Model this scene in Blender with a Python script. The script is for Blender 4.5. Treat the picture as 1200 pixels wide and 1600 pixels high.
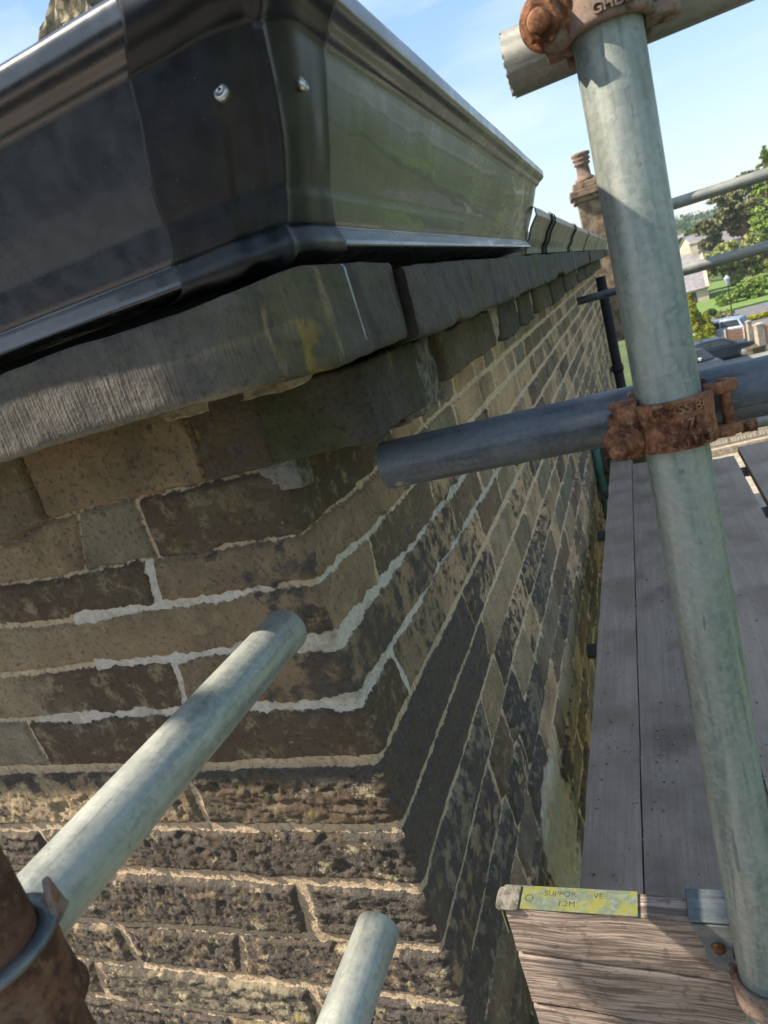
import bpy, bmesh, math, random
import numpy as np
from mathutils import Vector, Matrix
random.seed(4)
for o in list(bpy.data.objects): bpy.data.objects.remove(o)
SC = bpy.context.scene
COL = SC.collection
# ------------------------------------------------------------------ camera
FPX, CX, CY = 1050.0, 600.0, 800.0
Rm = np.array([[0.90594992, -0.16380195, -0.39041474],
               [0.3176815, -0.34658371, 0.88258609],
               [-0.27988071, -0.92360633, -0.26195063]])     # world axes (rows) in image axes
_x = Rm[0]; Rm[1] -= _x * (Rm[1] @ _x); Rm[1] /= np.linalg.norm(Rm[1]); Rm[2] = np.cross(Rm[0], Rm[1])
def at(px, py, y=None, z=None, x=None):
    r = Rm @ np.array([px - CX, py - CY, FPX])
    t = y / r[1] if y is not None else (z / r[2] if z is not None else x / r[0])
    return Vector(r * t)
cam_d = bpy.data.cameras.new('camera'); cam = bpy.data.objects.new('camera', cam_d); COL.objects.link(cam)
SC.camera = cam
M3 = Matrix((Rm[:, 0], -Rm[:, 1], -Rm[:, 2])).transposed()
cam.matrix_world = M3.to_4x4()
cam_d.sensor_fit = 'VERTICAL'; cam_d.sensor_height = 24.0; cam_d.lens = FPX / 1600 * 24.0
cam_d.clip_start = 0.01; cam_d.clip_end = 6000
cam_d.dof.use_dof = True; cam_d.dof.focus_distance = 0.85; cam_d.dof.aperture_fstop = 8.0
# ------------------------------------------------------------------ light
SUN = Vector((-0.80, -0.351, 1.0)).normalized()
w = bpy.data.worlds.new('World'); SC.world = w; w.use_nodes = True
nt = w.node_tree; bg = nt.nodes['Background']
sky = nt.nodes.new('ShaderNodeTexSky'); sky.sky_type = 'NISHITA'; sky.sun_disc = False
sky.sun_elevation = math.asin(SUN.z); sky.sun_rotation = math.atan2(SUN.x, SUN.y)
sky.air_density = 1.0; sky.dust_density = 0.6; sky.ozone_density = 2.5; sky.altitude = 150
tc = nt.nodes.new('ShaderNodeTexCoord'); mp = nt.nodes.new('ShaderNodeMapping')
mp.inputs['Rotation'].default_value = (0.2, 0.35, 0.5); mp.inputs['Scale'].default_value = (1.0, 3.2, 5.0)
cn = nt.nodes.new('ShaderNodeTexNoise'); cn.inputs['Scale'].default_value = 1.6; cn.inputs['Detail'].default_value = 7; cn.inputs['Roughness'].default_value = .55
cr = nt.nodes.new('ShaderNodeMapRange'); cr.inputs['From Min'].default_value = .45; cr.inputs['From Max'].default_value = .8; cr.inputs['To Max'].default_value = .35
mx = nt.nodes.new('ShaderNodeMix'); mx.data_type = 'RGBA'
mx.inputs['B'].default_value = (8.5, 9.2, 10.0, 1)
nt.links.new(tc.outputs['Generated'], mp.inputs['Vector']); nt.links.new(mp.outputs[0], cn.inputs['Vector'])
nt.links.new(cn.outputs['Fac'], cr.inputs['Value']); nt.links.new(cr.outputs[0], mx.inputs['Factor'])
nt.links.new(sky.outputs[0], mx.inputs['A']); hs = nt.nodes.new('ShaderNodeHueSaturation'); hs.inputs['Saturation'].default_value = 1.22
va = nt.nodes.new('ShaderNodeVectorMath'); va.operation = 'MULTIPLY_ADD'; va.inputs[1].default_value = (.17,) * 3; va.inputs[2].default_value = (1, 1, 1)
vd = nt.nodes.new('ShaderNodeVectorMath'); vd.operation = 'DIVIDE'
nt.links.new(mx.outputs['Result'], va.inputs[0]); nt.links.new(mx.outputs['Result'], vd.inputs[0]); nt.links.new(va.outputs[0], vd.inputs[1]); nt.links.new(vd.outputs[0], hs.inputs['Color']); nt.links.new(hs.outputs[0], bg.inputs['Color'])
bg.inputs['Strength'].default_value = 0.15
sl = bpy.data.lights.new('sun', 'SUN'); sl.energy = 3.6; sl.angle = math.radians(.55); sl.color = (1, .90, .76)
so = bpy.data.objects.new('sun', sl); COL.objects.link(so); so.rotation_euler = (-SUN).to_track_quat('-Z', 'Y').to_euler()
SC.view_settings.view_transform = 'Standard'; SC.view_settings.look = 'None'
SC.view_settings.exposure = 1.5; SC.view_settings.gamma = 1
SC.render.engine = 'CYCLES'
SC.render.resolution_x = 768; SC.render.resolution_y = 1024

# ------------------------------------------------------------------ helpers
def hash3(ix, iy, iz):
    h = (ix.astype(np.int64) * 374761393 + iy.astype(np.int64) * 668265263 + iz.astype(np.int64) * 2147483647) & 0xffffffff
    h = ((h ^ (h >> 13)) * 1274126177) & 0xffffffff
    return ((h ^ (h >> 16)) & 0xffff) / 65535.0
def vn(x, y, z):
    x = np.asarray(x, float); y = np.asarray(y, float) + 0 * x; z = np.asarray(z, float) + 0 * x
    ix, iy, iz = np.floor(x), np.floor(y), np.floor(z)
    fx, fy, fz = x - ix, y - iy, z - iz
    fx, fy, fz = [t * t * (3 - 2 * t) for t in (fx, fy, fz)]
    r = 0
    for a in (0, 1):
        for b in (0, 1):
            for c in (0, 1):
                r = r + hash3(ix + a, iy + b, iz + c) * (fx if a else 1 - fx) * (fy if b else 1 - fy) * (fz if c else 1 - fz)
    return r
def fbm(x, y, z, s, o=4, g=.5):
    r = 0; a = 1; t = 0
    for k in range(o):
        r = r + a * (vn(np.asarray(x) * s + 17.3 * k, np.asarray(y) * s + 5.1 * k, np.asarray(z) * s + 9.7 * k) - .5); t += a; a *= g; s *= 2.03
    return r / t * 2
def sst(a, b, x):
    t = np.clip((x - a) / (b - a), 0, 1); return t * t * (3 - 2 * t)

def tag(o, label=None, cat=None, group=None, kind=None):
    if label: o['label'] = label
    if cat: o['category'] = cat
    if group: o['group'] = group
    if kind: o['kind'] = kind
    return o
def empty(name, loc=(0, 0, 0), rz=0, label=None, cat=None, group=None):
    o = bpy.data.objects.new(name, None); COL.objects.link(o); o.location = loc; o.rotation_euler = (0, 0, rz)
    o.empty_display_size = .1
    return tag(o, label, cat, group)
def obj(name, me, mat, parent=None):
    o = bpy.data.objects.new(name, me); COL.objects.link(o)
    if mat:
        me.materials.clear(); me.materials.append(mat)
    if parent: o.parent = parent
    return o
def copy_tree(o, parent=None):
    c = o.copy(); COL.objects.link(c)
    if parent: c.parent = parent
    for ch in list(o.children): copy_tree(ch, c)
    return c
class MB:
    def __init__(s): s.v = []; s.f = []; s.sm = []
    def add(s, vs, fs, smooth=False):
        b = len(s.v); s.v += [tuple(v) for v in vs]
        for f in fs: s.f.append(tuple(b + i for i in f)); s.sm.append(smooth)
    def box(s, c, d, rot=None):
        c = Vector(c); h = [t / 2 for t in d]; R = rot or Matrix.Identity(3)
        vs = [c + R @ Vector((sx * h[0], sy * h[1], sz * h[2])) for sx in (-1, 1) for sy in (-1, 1) for sz in (-1, 1)]
        s.add(vs, [(0, 1, 3, 2), (4, 6, 7, 5), (0, 4, 5, 1), (2, 3, 7, 6), (0, 2, 6, 4), (1, 5, 7, 3)])
    def prism(s, pts, a, b):       # pts: 3-D outline ; extruded by vector b-a offset from a
        n = len(pts); A = [Vector(p) + Vector(a) for p in pts]; B = [Vector(p) + Vector(b) for p in pts]
        s.add(A + B, [tuple(range(n))[::-1], tuple(range(n, 2 * n))] + [(i, (i + 1) % n, n + (i + 1) % n, n + i) for i in range(n)])
    def lathe(s, p0, axis, prof, seg=32, smooth=True, closed=False):   # prof [(t along axis, r)]
        p0 = Vector(p0); ax = Vector(axis).normalized()
        u = ax.orthogonal().normalized(); w_ = ax.cross(u)
        vs = []; n = len(prof)
        for t, r in prof:
            for k in range(seg):
                a = 2 * math.pi * k / seg; vs.append(p0 + ax * t + (u * math.cos(a) + w_ * math.sin(a)) * r)
        fs = []
        for i in range(n if closed else n - 1):
            j = (i + 1) % n
            for k in range(seg):
                k2 = (k + 1) % seg; fs.append((i * seg + k, i * seg + k2, j * seg + k2, j * seg + k))
        s.add(vs, fs, smooth)
    def build(s, name, mat, parent=None, bevel=0, sub=0):
        me = bpy.data.meshes.new(name); me.from_pydata(s.v, [], s.f); me.validate()
        bm = bmesh.new(); bm.from_mesh(me); bmesh.ops.recalc_face_normals(bm, faces=bm.faces); bm.to_mesh(me); bm.free()
        if len(s.sm) == len(me.polygons): me.polygons.foreach_set('use_smooth', s.sm)
        o = obj(name, me, mat, parent)
        if bevel:
            m = o.modifiers.new('b', 'BEVEL'); m.width = bevel; m.segments = 2; m.limit_method = 'ANGLE'; m.angle_limit = .7
        return o
def grid_mesh(name, P, attrs=None, smooth=True, flip=False):    # P: (rows, cols, 3)
    r, c = P.shape[:2]
    idx = np.arange(r * c).reshape(r, c)
    q = np.stack([idx[:-1, :-1], idx[:-1, 1:], idx[1:, 1:], idx[1:, :-1]], -1).reshape(-1, 4)
    if flip: q = q[:, ::-1]
    me = bpy.data.meshes.new(name); n = r * c; m = len(q)
    me.vertices.add(n); me.vertices.foreach_set('co', P.reshape(-1).astype(np.float32))
    me.loops.add(m * 4); me.loops.foreach_set('vertex_index', q.reshape(-1).astype(np.int32))
    me.polygons.add(m); me.polygons.foreach_set('loop_start', (np.arange(m) * 4).astype(np.int32))
    me.polygons.foreach_set('loop_total', np.full(m, 4, np.int32))
    me.update(calc_edges=True)
    me.polygons.foreach_set('use_smooth', np.full(m, smooth))
    for k, v in (attrs or {}).items():
        a = me.attributes.new(k, 'FLOAT', 'POINT'); a.data.foreach_set('value', v.reshape(-1).astype(np.float32))
    return me
# ---- shader helper
class NT:
    def __init__(s, name):
        s.m = bpy.data.materials.new(name); s.m.use_nodes = True; s.t = s.m.node_tree
        s.b = s.t.nodes['Principled BSDF']; s.co = s.t.nodes.new('ShaderNodeTexCoord').outputs['Object']
    def n(s, ty, **kw):
        o = s.t.nodes.new(ty)
        for k, v in kw.items(): setattr(o, k, v)
        return o
    def L(s, a, b): s.t.links.new(a, b)
    def setin(s, sock, v):
        if hasattr(v, 'is_output'): s.L(v, sock)
        elif isinstance(v, (tuple, list)) and sock.type == 'RGBA' and len(v) == 3: sock.default_value = (*v, 1)
        else: sock.default_value = v
    def vec(s, scale=(1, 1, 1), rot=(0, 0, 0), src=None):
        m = s.n('ShaderNodeMapping'); m.inputs['Scale'].default_value = scale; m.inputs['Rotation'].default_value = rot
        s.L(src or s.co, m.inputs['Vector']); return m.outputs[0]
    def noise(s, scale, detail=5, rough=.55, vec=None, dist=0):
        o = s.n('ShaderNodeTexNoise'); o.inputs['Scale'].default_value = scale; o.inputs['Detail'].default_value = detail
        o.inputs['Roughness'].default_value = rough; o.inputs['Distortion'].default_value = dist
        s.L(vec or s.co, o.inputs['Vector'])
        m = s.n('ShaderNodeMath', operation='MULTIPLY_ADD', use_clamp=True); s.L(o.outputs['Fac'], m.inputs[0]); m.inputs[1].default_value = 1.7; m.inputs[2].default_value = -.35
        return m.outputs[0]
    def vor(s, scale, vec=None, out='Distance'):
        o = s.n('ShaderNodeTexVoronoi'); o.inputs['Scale'].default_value = scale; s.L(vec or s.co, o.inputs['Vector']); return o.outputs[out]
    def rng(s, v, a, b, c=0, d=1, smooth=True):
        o = s.n('ShaderNodeMapRange'); o.interpolation_type = 'SMOOTHSTEP' if smooth else 'LINEAR'
        s.setin(o.inputs['Value'], v)
        for k, t in zip(('From Min', 'From Max', 'To Min', 'To Max'), (a, b, c, d)): o.inputs[k].default_value = t
        return o.outputs[0]
    def math(s, op, a, b=0, c=None):
        o = s.n('ShaderNodeMath', operation=op); s.setin(o.inputs[0], a); s.setin(o.inputs[1], b)
        if c is not None: s.setin(o.inputs[2], c)
        return o.outputs[0]
    def mix(s, f, a, b, mode='MIX'):
        o = s.n('ShaderNodeMix', data_type='RGBA', blend_type=mode); s.setin(o.inputs['Factor'], f)
        s.setin(o.inputs['A'], a); s.setin(o.inputs['B'], b); return o.outputs['Result']
    def attr(s, name): return s.n('ShaderNodeAttribute', attribute_name=name).outputs['Fac']
    def rand(s): return s.n('ShaderNodeObjectInfo').outputs['Random']
    def bump(s, h, dist=.002, strength=1, nrm=None):
        o = s.n('ShaderNodeBump'); o.inputs['Distance'].default_value = dist; s.setin(o.inputs['Strength'], strength)
        s.L(h, o.inputs['Height'])
        if nrm: s.L(nrm, o.inputs['Normal'])
        return o.outputs[0]
    def out(s, color=None, rough=.8, metal=0, normal=None, spec=.5, coat=0):
        if color is not None: s.setin(s.b.inputs['Base Color'], color)
        s.setin(s.b.inputs['Roughness'], rough); s.setin(s.b.inputs['Metallic'], metal)
        s.b.inputs['Specular IOR Level'].default_value = spec; s.b.inputs['Coat Weight'].default_value = coat
        if normal: s.L(normal, s.b.inputs['Normal'])
        return s.m

# ------------------------------------------------------------------ materials
def m_wall():
    t = NT('coursed_stone')
    d, r1, r2, fr, cru, mo = [t.attr(k) for k in ('d', 'r1', 'r2', 'fresh', 'crust', 'moss')]
    nA = t.noise(9, 5); nB = t.noise(38, 7, .62); nC = t.noise(150, 5, .65); nS = t.noise(30, 5, .6, t.vec((1, 1, 4)))
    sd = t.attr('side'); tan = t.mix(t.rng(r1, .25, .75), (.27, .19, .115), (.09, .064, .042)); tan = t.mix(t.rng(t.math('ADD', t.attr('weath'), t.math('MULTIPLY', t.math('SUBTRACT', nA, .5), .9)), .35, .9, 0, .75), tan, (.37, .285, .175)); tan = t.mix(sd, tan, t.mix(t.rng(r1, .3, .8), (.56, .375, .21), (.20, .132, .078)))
    tan = t.mix(t.rng(r2, .55, .95), tan, (.23, .195, .13))
    tan = t.mix(t.rng(nA, .35, .75, 0, .55), tan, (.10, .078, .05)); tan = t.mix(t.rng(t.noise(14, 5, .6, t.vec((1, 1, 1), (4, 2, 1))), .60, .85, 0, .45), tan, t.mix(sd, (.15, .135, .06), (.36, .25, .15)))
    tan = t.mix(t.rng(nB, .5, .85, 0, .55), tan, (.40, .32, .20))
    tan = t.mix(t.rng(nC, .50, .85, 0, .65), tan, (.035, .028, .022))
    tan = t.mix(t.rng(nS, .66, .86, 0, .25), tan, (.32, .25, .16))
    # soot crust
    cm = t.rng(t.math('ADD', t.math('ADD', t.math('MULTIPLY', nB, .72), t.math('MULTIPLY', nA, .28)), cru), .68, .84)
    soot = t.mix(nC, (.040, .033, .028), (.155, .130, .107)); soot = t.mix(t.rng(nA, .4, .8, 0, .45), soot, (.13, .10, .07))
    c = t.mix(cm, tan, soot)
    c = t.mix(t.rng(t.math('ADD', t.attr('pale'), t.math('MULTIPLY', t.math('SUBTRACT', t.noise(30, 6, .65, t.vec((1, 1, .35))), .5), .9)), .45, .75, 0, .9), c, t.mix(nB, (.62, .55, .42), (.36, .30, .2)))
    c = t.mix(t.rng(t.math('ADD', t.math('MULTIPLY', t.attr('rough'), .22), t.noise(21, 6, .7, t.vec((1, 1, 1.6), (0, 1, 0)))), .86, .98, 0, .8), c, t.mix(nC, (.30, .24, .13), (.55, .47, .30)))
    # lichen
    lich = t.rng(t.noise(26, 6, .7, t.vec((1, 1, 1), (1, 2, 3))), .72, .84, 0, .5)
    c = t.mix(lich, c, (.30, .22, .05))
    pale = t.rng(t.noise(55, 6, .7, t.vec((1, 1, 1), (3, 1, 2))), .76, .86, 0, .55)
    c = t.mix(pale, c, (.42, .38, .28))
    msk = t.rng(t.math('ADD', mo, t.math('MULTIPLY', nB, .6)), .55, .95, 0, .85)
    c = t.mix(msk, c, t.mix(nC, (.035, .036, .010), (.10, .085, .03)))
    # mortar
    mm = t.rng(t.math('ADD', d, t.math('MULTIPLY', t.math('ADD', t.math('SUBTRACT', nC, .5), t.math('MULTIPLY', t.math('SUBTRACT', nB, .5), .6)), .0052)), -.0008, .0010, 1, 0)
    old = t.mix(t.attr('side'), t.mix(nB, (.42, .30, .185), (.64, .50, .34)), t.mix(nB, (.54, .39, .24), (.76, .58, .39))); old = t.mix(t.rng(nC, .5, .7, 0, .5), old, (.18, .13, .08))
    old = t.mix(t.rng(nA, .55, .85, 0, .4), old, (.22, .17, .115))
    new = t.mix(nC, (.38, .34, .28), (.72, .65, .55)); new = t.mix(t.rng(nB, .45, .85, 0, .65), new, (.32, .26, .19))
    new = t.mix(t.rng(t.vor(240), .0, .35, .7, 0), new, (.3, .28, .24))
    mc = t.mix(t.rng(t.math('ADD', fr, t.math('MULTIPLY', t.math('SUBTRACT', nB, .5), .5)), .45, .55), old, new)
    c = t.mix(mm, c, mc)
    h = t.math('ADD', t.math('MULTIPLY', nB, 1.0), t.math('MULTIPLY', nC, .95))
    h = t.math('ADD', h, t.math('MULTIPLY', t.noise(420, 3, .6), .4))
    st = t.math('ADD', .45, t.math('MULTIPLY', cm, .5))
    return t.out(c, .93, 0, t.bump(h, .004, st), .25)
def m_slab():
    t = NT('gritstone_slab')
    nA = t.noise(6, 5); nB = t.noise(30, 7, .65); nC = t.noise(160, 5, .65)
    nV = t.noise(28, 6, .6, t.vec((1, 1, .18)))
    tool = t.noise(330, 3, .5, t.vec((1, 1, .05)))
    c = t.mix(nB, (.046, .041, .036), (.145, .128, .105))
    c = t.mix(t.rng(nA, .50, .75, 0, .6), c, (.080, .082, .030)); c = t.mix(t.rng(t.noise(19, 6, .65, t.vec((1, 1, .25), (0, 0, 3))), .58, .8, 0, .7), c, (.035, .034, .032))
    c = t.mix(t.rng(nV, .70, .82, 0, .7), c, (.26, .20, .10))
    c = t.mix(t.rng(t.noise(17, 5, .6, t.vec((1, 1, .45), (0, 0, 2))), .74, .84, 0, .7), c, (.20, .15, .035))
    c = t.mix(t.rng(t.attr('edge'), .35, .9, 0, .55), c, (.32, .27, .19))
    c = t.mix(t.rng(t.attr('streak'), .4, .6, 0, .85), c, (.42, .47, .46))
    c = t.mix(t.rng(nC, .5, .8, 0, .4), c, (.02, .02, .018))
    h = t.math('ADD', t.math('MULTIPLY', tool, .7), t.math('ADD', t.math('MULTIPLY', nB, .8), t.math('MULTIPLY', nC, .35)))
    return t.out(c, .9, 0, t.bump(h, .0035, .8), .3)
def m_block(name, a, b, moss=.5):
    t = NT(name)
    nA = t.noise(9, 5); nB = t.noise(34, 7, .65); nC = t.noise(150, 5, .65)
    c = t.mix(nB, a, b)
    c = t.mix(t.rng(nA, .42, .6, 0, moss), c, (.05, .06, .012))
    c = t.mix(t.rng(t.noise(22, 6, .65, t.vec((1, 1, .4))), .68, .80, 0, .55), c, (.28, .21, .09))
    c = t.mix(t.rng(nC, .52, .75, 0, .5), c, (.02, .017, .014))
    return t.out(c, .92, 0, t.bump(t.math('ADD', nB, t.math('MULTIPLY', nC, .4)), .004, .8), .25)
def m_black(nm='black_coated_aluminium', k=1., ior=1.64, r0=.20, r1=.36):
    t = NT(nm)
    nA = t.noise(7, 4); nB = t.noise(60, 5); nD = t.noise(400, 2)
    c = t.mix(t.rng(nB, .3, .8), tuple(x * k for x in (.020, .026, .038)), tuple(x * k for x in (.036, .044, .058)))
    c = t.mix(t.rng(t.noise(16, 6, .65), .55, .95, 0, .25), c, (.13, .12, .105))
    c = t.mix(t.rng(nD, .88, .95, 0, .3), c, (.25, .25, .24))
    r = t.rng(t.math('ADD', nA, t.math('MULTIPLY', nB, .4)), .4, .9, r0, r1)
    nrm = t.bump(t.noise(10, 3, .5), .004, .22)
    t.b.inputs['IOR'].default_value = ior; return t.out(c, r, 0, nrm, .5, .25 if ior > 1.5 else 0)
def m_galv(name, a, b, metal=.45, rough=.5, axis=2, spots=.5, scuff=.84):
    t = NT(name)
    sc = [1, 1, 1]; sc[axis] = .07
    nL = t.noise(70, 6, .6, t.vec(tuple(sc))); nA = t.noise(11, 5, .6); nB = t.noise(90, 6, .65)
    c = t.mix(t.rng(nL, .2, .8), a, b); c = t.mix(t.rng(nA, .5, .9, 0, .5), c, tuple(x * 1.3 for x in b))
    nL2 = t.noise(150, 4, .6, t.vec(tuple(x if x == 1 else .02 for x in sc))); c = t.mix(t.rng(nL2, .66, .86, 0, .5), c, tuple(x * .5 for x in a)); c = t.mix(t.rng(t.noise(24, 5, .6, t.vec(tuple(x if x == 1 else .25 for x in sc), (1, 0, 0) if axis == 0 else (0, 0, 0))), .62, .9, 0, .4), c, (.30, .24, .17))
    fl_ = t.vor(230, None, 'Color'); c = t.mix(t.rng(fl_, .25, .8, 0, .22), c, tuple(x * 1.5 for x in b))
    c = t.mix(t.rng(nB, .74, .86, 0, spots), c, tuple(x * .5 for x in a))
    c = t.mix(t.rng(t.noise(35, 6, .7, t.vec((1, 1, 1), (1, 1, 0))), scuff, scuff + .07, 0, .6), c, (.5, .5, .47))
    scr = t.rng(t.noise(160, 3, .5, t.vec(tuple(sc), (0, .04, 0))), .82, .88, 0, .5)
    c = t.mix(scr, c, tuple(x * .45 for x in a))
    return t.out(c, t.rng(nA, .3, .7, rough - .06, rough + .16), metal, t.bump(t.math('ADD', nB, t.math('MULTIPLY', nL, .5)), .0006, .5), .5)
def m_rust(name='rusty_steel', grey=.25, dark=0):
    t = NT(name)
    nA = t.noise(45, 6, .65); nB = t.noise(160, 6, .7); nC = t.noise(22, 4)
    c = t.mix(t.rng(nA, .3, .7), (.095, .035, .018), (.27, .115, .055))
    c = t.mix(t.rng(nB, .5, .75, 0, .7), c, (.36, .20, .11))
    c = t.mix(t.rng(nC, .80 - grey * .5, 1.0 - grey * .5, 0, .6), c, (.26, .22, .185))
    c = t.mix(t.rng(nB, .28, .42, .6, 0), c, (.035, .016, .01))
    if dark: c = t.mix(dark, c, (.05, .03, .025))
    return t.out(c, .85, .1, t.bump(t.math('ADD', nA, t.math('MULTIPLY', nB, .7)), .0007, .8), .3)
def m_board(name='weathered_board', a=(.37, .285, .215), b=(.50, .39, .305), axis=1, crack=None, hue=(.28, .215, .16)):
    t = NT(name)
    sc = [1, 1, 1]; sc[axis] = .035
    v = t.vec(tuple(sc)); g = t.noise(95, 8, .65, v, .6); g2 = t.noise(28, 4, .6, v); nA = t.noise(4, 5); nB = t.noise(70, 7, .7)
    c = t.mix(t.rng(g, .0, 1), a, b); c = t.mix(t.rng(nA, .35, .75, 0, .8), c, hue)
    c = t.mix(t.rng(g2, .85, .95, 0, .3), c, tuple(x * .45 for x in a))
    c = t.mix(t.rng(nB, .62, .9, 0, .6), c, tuple(x * .4 for x in a))
    c = t.mix(t.rng(t.noise(140, 3, .5), .86, .93, 0, .7), c, (.5, .48, .44))
    return t.out(c, .9, 0, t.bump(t.math('ADD', g, t.math('MULTIPLY', nB, .8)), .0010, .7), .3)
def m_toe():
    t = NT('split_grained_timber')
    # swirling grain: warp the height coordinate
    wv = t.noise(2.2, 3, .5, t.vec((1, .3, 1)))
    sep = t.n('ShaderNodeSeparateXYZ'); t.L(t.co, sep.inputs[0])
    zz = t.math('ADD', sep.outputs['Z'], t.math('MULTIPLY', wv, .035))
    cmb = t.n('ShaderNodeCombineXYZ'); t.L(t.math('MULTIPLY', sep.outputs['X'], .05), cmb.inputs[0]); t.L(sep.outputs['Y'], cmb.inputs[1]); t.L(zz, cmb.inputs[2])
    g = t.noise(260, 5, .6, cmb.outputs[0]); g2 = t.noise(70, 5, .6, cmb.outputs[0]); nB = t.noise(60, 6, .65)
    c = t.mix(t.rng(g, .32, .68), (.15, .11, .085), (.43, .33, .265)); c = t.mix(t.rng(g2, .35, .75, 0, .5), c, (.32, .24, .185))
    c = t.mix(t.rng(nB, .58, .7, 0, .45), c, (.09, .06, .045))
    return t.out(c, .88, 0, t.bump(t.math('ADD', g, t.math('MULTIPLY', g2, .5)), .0022, .9), .3)
def m_simple(name, a, b=None, s=8, rough=.8, metal=0, bump=.0, spec=.4, alpha=None, ns=(1, 1, 1)):
    t = NT(name); b = b or tuple(x * .7 for x in a)
    n = t.noise(s, 6, .6, t.vec(ns)); c = t.mix(t.rng(n, .3, .7), a, b)
    return t.out(c, rough, metal, t.bump(n, bump, .7) if bump else None, spec)
def m_leaf(name, a, b, s=1.2):
    t = NT(name); c = t.mix(t.rng(t.noise(s, 4), .35, .65), a, b); c = t.mix(t.rng(t.noise(s * 9, 2), .4, .7, 0, .5), c, tuple(x * .5 for x in a))
    t.out(c, .75, 0, None, .2); t.b.inputs['Subsurface Weight'].default_value = 0; return t.m

W = dict(
 wall=m_wall(), slab=m_slab(),
 blockd=m_block('dark_frieze_stone', (.042, .038, .030), (.115, .10, .075), .45),
 blockb=m_block('brown_frieze_stone', (.07, .05, .035), (.16, .12, .075), .4),
 black=m_black(),
 galv=m_galv('galvanised_tube', (.15, .19, .175), (.31, .325, .285), .35, .48, 2),
 galvy=m_galv('bright_galvanised_tube', (.22, .25, .235), (.39, .395, .345), .35, .42, 1),
 blue=m_galv('dull_blue_grey_tube', (.052, .064, .08), (.115, .125, .135), .35, .42, 0, .3, .74),
 galvx=m_galv('weathered_galvanised_tube', (.18, .185, .165), (.30, .30, .26), .35, .5, 0),
 rust=m_rust(), rustg=m_rust('rusted_pale_casting', 1.1), rustc=m_rust('dark_brown_casting', .5, .45), rustd=m_rust('brown_rusted_tube', .0, .55),
 plate=m_galv('dull_zinc_plate', (.10, .12, .13), (.18, .19, .185), .4, .5, 0),
 board=m_board(), board2=m_board('stained_board', (.32, .247, .187), (.44, .345, .268), 1, None, (.18, .14, .105)),
 toe=m_toe(),
 mortar=m_simple('crumbly_mortar', (.42, .36, .27), (.22, .17, .11), 60, .95, 0, .006, .2),
 greym=m_simple('grey_cement_render', (.22, .20, .165), (.09, .08, .06), 70, .95, 0, .008, .2),
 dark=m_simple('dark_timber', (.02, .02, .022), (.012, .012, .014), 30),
 rivet=m_simple('bare_aluminium', (.62, .62, .6), (.4, .4, .38), 300, .32, .8),
)

# ------------------------------------------------------------------ the setting: ground, hills, road
def terrain_z(x, y):
    r = np.sqrt(x * x + y * y)
    z = -8.2 + 0 * x
    far = sst(95, 420, y + .12 * x)
    z = z + far * 7.0 + sst(300, 900, r) * (16 + 14 * fbm(x, y, 0 * x, .0022, 3)) + sst(80, 300, r) * fbm(x, y, 0 * x, .012, 3) * 1.2
    return z
gx = np.concatenate([-np.geomspace(1500, 12, 60), np.linspace(-11, 11, 23), np.geomspace(12, 1500, 60)])
gy = np.concatenate([-np.geomspace(1500, 12, 40), np.linspace(-11, 60, 60), np.geomspace(62, 1500, 80)])
GX, GY = np.meshgrid(gx, gy)
def m_ground():
    t = NT('grass_ground')
    c = t.mix(t.rng(t.noise(.5, 6), .35, .65), (.070, .095, .040), (.105, .130, .058))
    c = t.mix(t.rng(t.noise(.02, 4, .6), .45, .6, 0, .9), c, (.045, .085, .025))
    c = t.mix(t.rng(t.noise(6, 4), .5, .75, 0, .5), c, (.15, .14, .06))
    return t.out(c, .95, 0, None, .1)
g = obj('ground', grid_mesh('ground', np.stack([GX, GY, terrain_z(GX, GY)], -1)), m_ground()); tag(g, kind='structure')
m_tar = m_simple('asphalt', (.11, .11, .115), (.16, .155, .15), 3, .9)
m_pale = m_simple('pale_gravel', (.40, .34, .26), (.26, .22, .16), 5, .95)
def strip(name, pts, z, mat):
    mb = MB(); mb.add([(x, y, z) for x, y in pts], [tuple(range(len(pts)))])
    o = mb.build(name, mat); tag(o, kind='structure'); return o
strip('yard', [(-40, -40), (4, -40), (4, 9), (-.4, 9), (-.4, .9), (-40, .9)], -8.185, m_tar)
strip('driveway', [(1.8, 38), (12, 38), (16, 72), (3.2, 72)], -8.18, m_tar)
strip('lawn', [(3.5, 73), (30, 73), (34, 112), (2.5, 112)], -8.12, m_simple('sunlit_lawn', (.15, .23, .05), (.10, .17, .035), 1.5, .95))  # lawn in a brighter green than the grass around it
strip('path', [(-.2, 14), (6, 12), (8, 30), (.4, 30)], -8.18, m_pale)

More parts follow.
